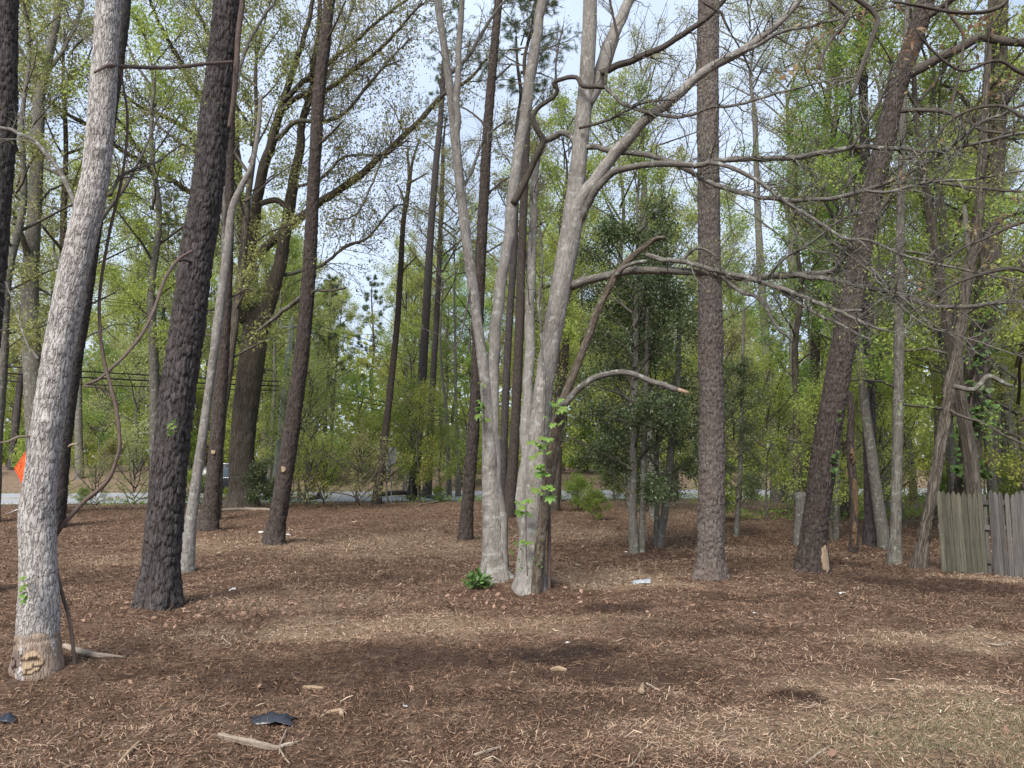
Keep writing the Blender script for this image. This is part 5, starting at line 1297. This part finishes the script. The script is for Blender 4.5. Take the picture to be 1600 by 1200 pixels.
# ------------------------------------------------------------------ vines, hanging branch, sprigs
def strand(name, label, cat, paths, mat, base):
    bp = np.array(base); root = empty(name, tuple(bp)); tag(root, label, cat)
    for nm, pth, Ya, Yb, mt in paths:
        pts, rad = pxpath(pth, Ya, Yb); rad = [q * .72 for q in rad]
        P, r = resample(pts, rad, .04)
        link(nm, tube_mesh(nm, P - bp, r, 8, None, pth[0][0] * .013, .2), M[mt], root)
    return root
vb = hit(117, 1038); vY = vb.y
strand('woody_vine', 'dark woody vine rising beside the pale scarred tree and curving right', 'vine', [
    ('stem', [(117, 1045, 8), (113, 1000, 8), (108, 965, 8), (98, 930, 8), (90, 900, 8), (83, 865, 8), (82, 850, 9), (95, 825, 9), (130, 785, 10), (155, 765, 9), (172, 745, 9), (183, 715, 8), (187, 690, 8), (182, 640, 8), (172, 600, 7.5), (160, 550, 7), (155, 490, 7), (158, 440, 6.5), (172, 360, 6.5), (186, 300, 6), (196, 240, 6), (199, 180, 5.5), (190, 120, 5), (178, 60, 5), (168, -20, 5)], vY, vY + .1, 'vine'),
    ('side_stem', [(185, 632, 4), (172, 618, 4), (155, 606, 4), (132, 602, 5), (152, 594, 6), (178, 572, 7), (202, 548, 7), (226, 515, 7), (243, 478, 7), (252, 450, 7), (262, 428, 7), (278, 406, 7), (300, 392, 6)], vY + .05, vY + 2.2, 'vine')], 'vine', vb)
hb = at(366, 97, T2[1] - .35)
strand('hanging_branch', 'broken dark branch hanging level between the pale tree and thick pine', 'branch', [
    ('stem', [(148, 113, 5), (160, 106, 8), (172, 102, 9), (200, 104, 9), (250, 106, 8.5), (285, 104, 8), (320, 100, 7.5), (362, 97, 7)], T1[1] - .55, T2[1] - .35, 'vine')], 'vine', hb)
hb = at(372, 160, T2[1] - .3)
strand('woody_vine', 'straight brown vine stem running up the right side of the thick pine', 'vine', [('stem', [(358, 200, 8), (364, 160, 10), (369, 110, 12), (373, 50, 12), (379, 0, 12), (384, -80, 11)], T2[1] - .26, T2[1] - .28, 'vine')], 'vine', hb)

def leaflet(L, W):
    xs = np.linspace(0, 1, 5); prof = np.array([0.02, .75, 1, .6, 0.0]) * W / 2
    v = []; f = []
    for x, w in zip(xs, prof): v += [(x * L, -w, .12 * w - .10 * L * x * x), (x * L, 0, -.10 * L * x * x), (x * L, w, .12 * w - .10 * L * x * x)]
    for i in range(4):
        for k in (0, 1): f.append((3 * i + k, 3 * i + k + 1, 3 * i + k + 4, 3 * i + k + 3))
    return v, f
def palmate(name, nl, L, W, spread):
    V, Fc = [], []
    for k in range(nl):
        a = (k - (nl - 1) / 2) * spread; sc = 1 - .25 * abs(k - (nl - 1) / 2) / max(1, nl / 2)
        v, f = leaflet(L * sc, W * sc); c, s = math.cos(a), math.sin(a); b = len(V)
        V += [(x * c - y * s, x * s + y * c, z) for x, y, z in v]; Fc += [tuple(i + b for i in q) for q in f]
    me = bpy.data.meshes.new(name); me.from_pydata(V, [], Fc); me.update()
    lv = me.attributes.new('lv', 'FLOAT', 'POINT'); lv.data.foreach_set('value', [(.25 + .5 * ((i // 15) % 3) / 2) for i in range(len(V))])
    return me
CREEP = [palmate('leaf', 5, .105, .05, .75), palmate('leaf', 5, .085, .042, .85)]
IVY = [palmate('leaf', 3, .13, .11, .7), palmate('leaf', 3, .10, .09, .8)]
lrng = random.Random(9)
def leaf_at(me, mat, parent, p, sc=1.0, face=0.0, pitch_=None):
    o = shared_part(me, mat, 'leaf', parent)
    o.location = Vector(p) - parent.location
    # hang outward from the trunk, towards the viewer's side
    o.rotation_euler = (lrng.gauss(0, .35), lrng.uniform(.25, 1.1) if pitch_ is None else pitch_, -math.pi / 2 + face + lrng.gauss(0, .8))
    o.scale = (sc * lrng.uniform(.75, 1.25),) * 3
    return o
def creeper(label, spots_, Yc, mat, protos, per=4, spr=(9, 12), sc=1.0, stems=()):
    b = at(spots_[0][0], spots_[0][1], Yc)
    root = empty('creeper', tuple(b)); tag(root, label, 'climbing plant')
    for pth in stems:
        pts, rad = pxpath(pth, Yc + .03, Yc + .03); P, r = resample(pts, rad, .04)
        link('stem', tube_mesh('stem', P - np.array(b), r, 6, None, 1, .1), M['vine'], root)
    for px, py, *rest in spots_:
        for _ in range(per):
            p = at(px + lrng.gauss(0, spr[0] / 2), py + lrng.gauss(0, spr[1] / 2), Yc + lrng.uniform(-.10, .04))
            leaf_at(protos[lrng.randrange(2)], mat, root, p, sc)
    return root
YB = TREE_B[1]
creeper('bright creeper with five-part leaves on the leaning dead stem', [(868, 628), (874, 640), (853, 690), (846, 705), (840, 725), (848, 738), (843, 700), (850, 757), (856, 765), (862, 660)], YB - .75, M['leaf_creeper'], CREEP, 4, (12, 14), 1.0, [[(842, 860, 2), (846, 780, 2), (852, 720, 2), (864, 660, 2), (872, 620, 1.5)]])
creeper('bright creeper leaves in the fork of the pale maple foot', [(815, 795), (826, 800), (818, 845), (824, 852), (812, 852), (822, 782)], YB - .35, M['leaf_creeper'], CREEP, 3, (14, 10), .95, [[(824, 900, 2), (822, 850, 2), (822, 790, 1.5)]])
creeper('small dark ivy leaves flat on the pale maple foot', [(812, 880), (816, 890), (842, 830), (848, 820), (846, 845), (842, 878), (844, 885), (838, 870), (850, 800)], YB - .33, M['leaf_ivy'], IVY, 3, (6, 9), .28)
creeper('bright creeper leaves hanging off the fused pale stems', [(752, 603), (750, 626), (753, 640), (756, 652), (748, 646)], TREE_A[1] - .22, M['leaf_creeper'], CREEP, 3, (10, 9), .85, [[(758, 700, 1.5), (756, 640, 1.5), (756, 595, 1.2)]])
creeper('fresh green leaf sprig on the thick shaggy pine', [(268, 662), (266, 674), (274, 664)], T2[1] - .34, M['leaf_creeper'], CREEP, 3, (8, 8), .7)
creeper('three drooping green leaves low on the pale scarred tree', [(37, 902), (38, 915), (38, 930), (37, 938)], T1[1] - .26, M['leaf_creeper'], CREEP, 2, (3, 5), .6)
iv = [(1512 + k * .0 + lrng.gauss(0, 15) + (760 - y) * .09, y) for k, y in enumerate([lrng.uniform(640, 765) for _ in range(36)] + [lrng.uniform(430, 660) for _ in range(36)])]
creeper('dense dark ivy leaves wrapped round the trunk behind the fence', iv, 20.05, M['leaf_ivy'], IVY, 4, (14, 14), 1.15, [[(1505, 800, 3), (1508, 740, 3), (1516, 640, 3), (1530, 540, 2)]])
creeper('ivy leaves on the middle of the crooked dark pine', [(1300, 715), (1304, 725), (1298, 735), (1306, 700), (1310, 648), (1302, 745)], T14[1] - .26, M['leaf_ivy'], IVY, 4, (8, 10), .6, [[(1296, 760, 2), (1302, 700, 1.5), (1310, 640, 1.2)]])

# scars and splits on trunks: sector patches that follow the trunk
def patch(tree_, name, s0, s1, th0, half, mat, proud, seed, nseg=26, ns=26, lab=None, pw=2):
    """irregular patch of exposed wood; its rim dives under the bark"""
    rootb, Y0, P, r = [v for k, v in TREES.items() if k == tree_][0]
    s = np.concatenate([[0], np.cumsum(np.linalg.norm(np.diff(P, axis=0), axis=1))])
    T_, A, B = frames(P)
    ss = np.linspace(s0, s1, ns); th = np.linspace(th0 - half, th0 + half, nseg)
    V = []
    for i, sv in enumerate(ss):
        j = min(np.searchsorted(s, sv), len(P) - 1)
        for k, t in enumerate(th):
            u = (k / (nseg - 1) * 2 - 1); v = (i / (ns - 1) * 2 - 1)
            rad = (abs(u) ** pw + abs(v) ** pw) ** (1 / pw) + .35 * (float(fbm(u * 1.6 + seed, v * 1.6, seed, 3)) - .5)
            off = proud if rad < .78 else proud - (rad - .78) * .35
            off += (float(fbm(u * 3 + seed, v * 3, seed + 4, 3)) - .5) * min(proud, .008) * .5
            V.append(P[j] + (A[j] * math.cos(t) + B[j] * math.sin(t)) * (r[j] + off))
    V = np.array(V) - np.array(rootb.location)
    idx = np.arange(ns * nseg).reshape(ns, nseg)
    q = np.stack([idx[:-1, :-1], idx[:-1, 1:], idx[1:, 1:], idx[1:, :-1]], -1).reshape(-1, 4)
    bk = np.stack([np.tile(th, ns) * .2, np.repeat(ss, nseg), np.full(len(V), .5)], 1)
    o = link(name, mesh_np(name, V, q, attrs={'bk': bk, 'ed': np.ones(len(V))}), M[mat], rootb)
    if lab: o['label'] = lab
LB1 = 'pale grey barked tree with a scarred foot, nearest on the left'
patch(LB1, 'soil_stain', .05, .60, -1.57, 2.9, 'dirt', .009, 4.4, 60, 30, lab='foot stained brown by splashed soil', pw=6)
patch(LB1, 'bark_wound', .24, .46, -1.95, .50, 'vine', .012, 3.1, lab='red-brown gash where bark is torn away')
patch(LB1, 'bark_wound', .20, .46, -1.25, .55, 'wood', .013, 5.7, lab='pale tan exposed wood at the foot')
patch('crooked dark pine leaning right with a pale split at its foot', 'split_wood', .15, .75, -1.0, .36, 'wood', .024, 8.2, lab='pale splintered wood at the foot')
LBS = 'bark-stripped orange snag right of the crooked pine'
patch(LBS, 'stripped_wood', .9, 2.1, -1.3, 1.1, 'tan_dead', .016, 6.1)
patch(LBS, 'stripped_wood', .3, 1.0, -1.9, .8, 'tan_dead', .016, 9.3)
patch(LBS, 'stripped_wood', 2.2, 2.7, -1.6, .7, 'tan_dead', .016, 1.3)
LB6 = 'dark leaning pine with two small saw cuts, right of the utility pole'
patch(LB6, 'saw_cut', 1.95, 2.1, -1.55, .4, 'wood', .03, 2.2, 10, 8)
patch('narrow dark pine standing left of the big oak', 'saw_cut', 2.3, 2.5, -1.5, .35, 'wood', .03, 2.9, 10, 8)

# ------------------------------------------------------------------ things lying on the ground
def ground_tube(name, label, cat, path, mat, lift=.5, seed=1.0, extra=(), nseg=10):
    pts, rad = [], []
    for px, py, w in path:
        p = hit(px, py); r = .5 * w / F * zcam(p); pts.append(np.array([p.x, p.y, float(gz(p.x, p.y)) + r * lift])); rad.append(r)
    b = pts[0].copy(); b[2] = float(gz(b[0], b[1]))
    P, r = resample(pts, rad, max(.015, np.mean(rad)))
    if extra:
        root = empty(name, tuple(b)); tag(root, label, cat)
        link('stem', tube_mesh('stem', P - b, r, nseg, None, seed, .3), M[mat], root)
        for e in extra:
            ep, er = [], []
            for px, py, w, up in e:
                p = hit(px, py); rr = .5 * w / F * zcam(p); ep.append(np.array([p.x, p.y, float(gz(p.x, p.y)) + up])); er.append(rr)
            EP, ER = resample(ep, er, .03); link('side_branch', tube_mesh('side_branch', EP - b, ER, 8, None, seed + 1, .3), M[mat], root)
    else:
        o = link(name, tube_mesh(name, P - b, r, nseg, None, seed, .3), M[mat]); o.location = tuple(b); tag(o, label, cat)
ground_tube('fallen_branch', 'forked weathered root piece lying at the bottom left', 'branch', [(340, 1152, 8), (365, 1160, 12), (390, 1166, 13), (415, 1171, 12), (432, 1172, 8), (450, 1166, 7), (468, 1160, 3)], 'drift', .8, 1.2, [[(436, 1171, 3, .02), (444, 1155, 2.5, .03), (448, 1146, 1.5, .03)], [(436, 1172, 3, .02), (444, 1188, 2.5, .02), (452, 1198, 2, .02)]])
ground_tube('wood_piece', 'bent orange stick right of the black plastic scrap', 'stick', [(502, 1122, 5), (512, 1117, 6), (528, 1113, 6), (533, 1115, 7), (534, 1121, 7)], 'wood', 1.0, 2.2)
ground_tube('wood_piece', 'torn bark splinter near the lower left corner', 'stick', [(186, 1195, 6), (200, 1180, 8), (216, 1164, 7), (222, 1158, 3)], 'wood', .8, 3.3)
ground_tube('wood_piece', 'pale splintered limb lying at the foot of the pale scarred tree', 'stick', [(100, 1012, 8), (125, 1022, 10), (150, 1027, 9), (175, 1028, 7), (196, 1029, 3)], 'drift', .8, 4.1)
ground_tube('fallen_stick', 'pale bent twig at the bottom centre', 'stick', [(984, 1200, 3), (995, 1188, 3.5), (1002, 1176, 3), (1018, 1163, 2.5)], 'drift', 1.2, 5.2)
ground_tube('wood_piece', 'upright pale wedge of split wood right of centre', 'stick', [(1003, 1088, 9), (1004, 1078, 7), (1006, 1068, 2)], 'wood', 1.6, 5.9)
ground_tube('wood_piece', 'flat orange bark slab on the dark soil', 'stick', [(860, 1049, 6), (872, 1047, 8), (885, 1050, 6)], 'wood', .6, 6.2)
ground_tube('fallen_stick', 'long pale stick just right of the split wedge', 'stick', [(1010, 1070, 4), (1025, 1078, 4), (1040, 1086, 3)], 'drift', 1.0, 7.1)
ground_tube('fallen_stick', 'straight pale stick in the lower right mulch', 'stick', [(1260, 1194, 4), (1278, 1180, 4), (1296, 1167, 3)], 'drift', 1.0, 7.6)
ground_tube('fallen_stick', 'bleached pale stick on the straw patch at right', 'stick', [(1540, 1006, 3), (1560, 1010, 4), (1580, 1006, 4)], 'drift', 1.0, 8.1)
ground_tube('fallen_stick', 'thin pale stick lying before the fence', 'stick', [(1525, 899, 2), (1550, 896, 2.5), (1572, 895, 2)], 'drift', 1.5, 8.6)
ground_tube('fallen_stick', 'curved pale stick left of centre in the straw', 'stick', [(505, 978, 2.5), (520, 976, 3), (538, 969, 2)], 'drift', 1.0, 9.1)
ground_tube('wood_piece', 'flat tan chip slab above the black plastic scrap', 'stick', [(474, 1075, 5), (490, 1077, 7), (506, 1077, 5)], 'wood', .6, 9.6)
ground_tube('fallen_stick', 'curved straw-coloured stalk at the bottom edge, left of centre', 'stick', [(600, 1197, 2.5), (625, 1190, 2.5), (650, 1194, 2)], 'drift', 1.0, 10.1)
ground_tube('wood_piece', 'shredded pale wood bundle at the bottom middle', 'stick', [(738, 1182, 4), (762, 1176, 6), (784, 1168, 3)], 'drift', .8, 10.6)
ground_tube('fallen_log', 'pale log lying along the foot of the massive oak', 'log', [(300, 802, 5), (340, 800, 6), (390, 798, 6), (440, 799, 5)], 'drift', .7, 11.1)
ground_tube('fallen_log', 'dark fallen log between the thin snag and straight pine', 'log', [(586, 778, 6), (612, 777, 8), (640, 776, 7), (668, 779, 5), (690, 783, 4)], 'limb_dark', 1.6, 11.6, [[(630, 777, 4, .3), (632, 768, 3, .7), (642, 766, 2, 1.2)], [(665, 779, 4, .2), (645, 774, 3, .6), (620, 772, 2, .9)]])
ground_tube('fallen_branch', 'dark curved branch propped up before the road, right of the leaning pine', 'branch', [(476, 783, 5), (490, 781, 6), (500, 779, 6)], 'limb_dark', .8, 12.1, [[(497, 780, 5.5, .2), (503, 779, 5, .6), (512, 778, 4.5, .85), (524, 777, 3.5, 1.0)]])
ground_tube('fallen_branch', 'thin fallen branch on the far leaf litter left of the pale twin trunks', 'branch', [(655, 790, 2), (680, 786, 2.5), (705, 781, 2)], 'drift', 1.2, 12.6)

def crumple(name, label, cat, px, py, sx, sy, h, mat, seed, rz=0.0):
    rng = np.random.default_rng(seed); p = hit(px, py)
    nx, ny = 13, 9
    u, v = np.meshgrid(np.linspace(-1, 1, nx), np.linspace(-1, 1, ny))
    rad = 1 + .35 * (fbm(np.arctan2(v, u) * 1.3 + seed, np.zeros_like(u), seed, 2) - .5)
    x = u * sx * rad + (fbm(u * 2 + seed, v * 2, 1, 2) - .5) * sx * .4; y = v * sy * rad
    ridge = np.abs(fbm(u * 1.8 + seed, v * 1.8, seed, 3) - .5) * 2
    z = h * (1 - .55 * (u ** 2 + v ** 2)) * (.35 + ridge) + .008
    c, s = math.cos(rz), math.sin(rz)
    X_, Y_ = x * c - y * s, x * s + y * c
    g0 = float(gz(p.x, p.y)); z = np.maximum(z, .006) + gz(p.x + X_, p.y + Y_) - g0
    idx = np.arange(nx * ny).reshape(ny, nx)
    q = np.stack([idx[:-1, :-1], idx[:-1, 1:], idx[1:, 1:], idx[1:, :-1]], -1).reshape(-1, 4)
    o = link(name, mesh_np(name, np.stack([X_.ravel(), Y_.ravel(), z.ravel()], 1), q, smooth=False), mat); o.location = (p.x, p.y, g0)
    m = o.modifiers.new('s', 'SOLIDIFY'); m.thickness = .003
    tag(o, label, cat)
M['plastic'] = simple('black_plastic', (.018, .021, .030), (.03, .034, .045), 4, .32, 0, .5)
M['plastic_grey'] = simple('grey_plastic', (.30, .33, .36), (.38, .40, .42), 6, .45)
M['paper'] = simple('white_scrap', (.62, .63, .63), (.5, .51, .51), 9, .7)
crumple('plastic_scrap', 'crumpled black plastic scrap on the mulch at lower left', 'plastic scrap', 428, 1127, .14, .10, .07, M['plastic'], 3, .2)
crumple('plastic_scrap', 'dark blue-black plastic scrap at the left edge', 'plastic scrap', 6, 1130, .07, .06, .07, M['plastic'], 5, .4)
crumple('plastic_scrap', 'flat grey plastic scrap left of the plated pine', 'plastic scrap', 1003, 909, .16, .10, .03, M['plastic_grey'], 7, .1)
for lab, px, py, sz_ in [('white scrap right of the thick shaggy pine', 363, 922, .07), ('white scrap at the foot of the holly', 979, 863, .055), ('white scrap left of the flat grey plastic', 902, 883, .05), ('white scrap right of the plated pine foot', 1180, 959, .035), ('white scrap in front of the crooked pine', 1316, 928, .07), ('small white scrap in the middle of the foreground', 633, 1105, .022), ('white scrap beside the leaning pine foot', 451, 836, .08), ('blue-white scrap above the dark soil', 887, 1005, .025), ('white scrap left of the leaning pine foot', 408, 832, .09)]:
    sz_ *= .75; crumple('paper_scrap', lab, 'litter', px, py, sz_, sz_ * .7, sz_ * .5, M['paper'], int(px) % 17 + 2)
# little evergreen tuft at the maple foot
b = hit(746, 918); root = empty('shrub', (b.x, b.y - .05, float(gz(b.x, b.y)))); tag(root, 'small dark green leafy tuft at the left foot of the pale stems', 'shrub')
tr_ = np.random.default_rng(8); C_, A_ = [], []
for k in range(150):
    d = tr_.normal(size=3); d[2] = abs(d[2]) + .3; d /= np.linalg.norm(d); C_.append(d * tr_.uniform(.08, .24) * np.array([1, .8, 1.15])); A_.append(d)
o = link('crown', leaf_mesh('leaves', np.array(C_), tr_, .10, .1, .42, .3, axis=np.array(A_)), M['leaf_ivy'], root); o['kind'] = 'stuff'
acc = [(np.array([np.array([0, 0, -.03]) + (c - np.array([0, 0, -.03])) * t for t in np.linspace(0, 1, 5)]), .004, .002) for c in C_[::4]]
o = link('twigs', twig_mesh('twigs', acc), M['twig'], root); o['kind'] = 'stuff'
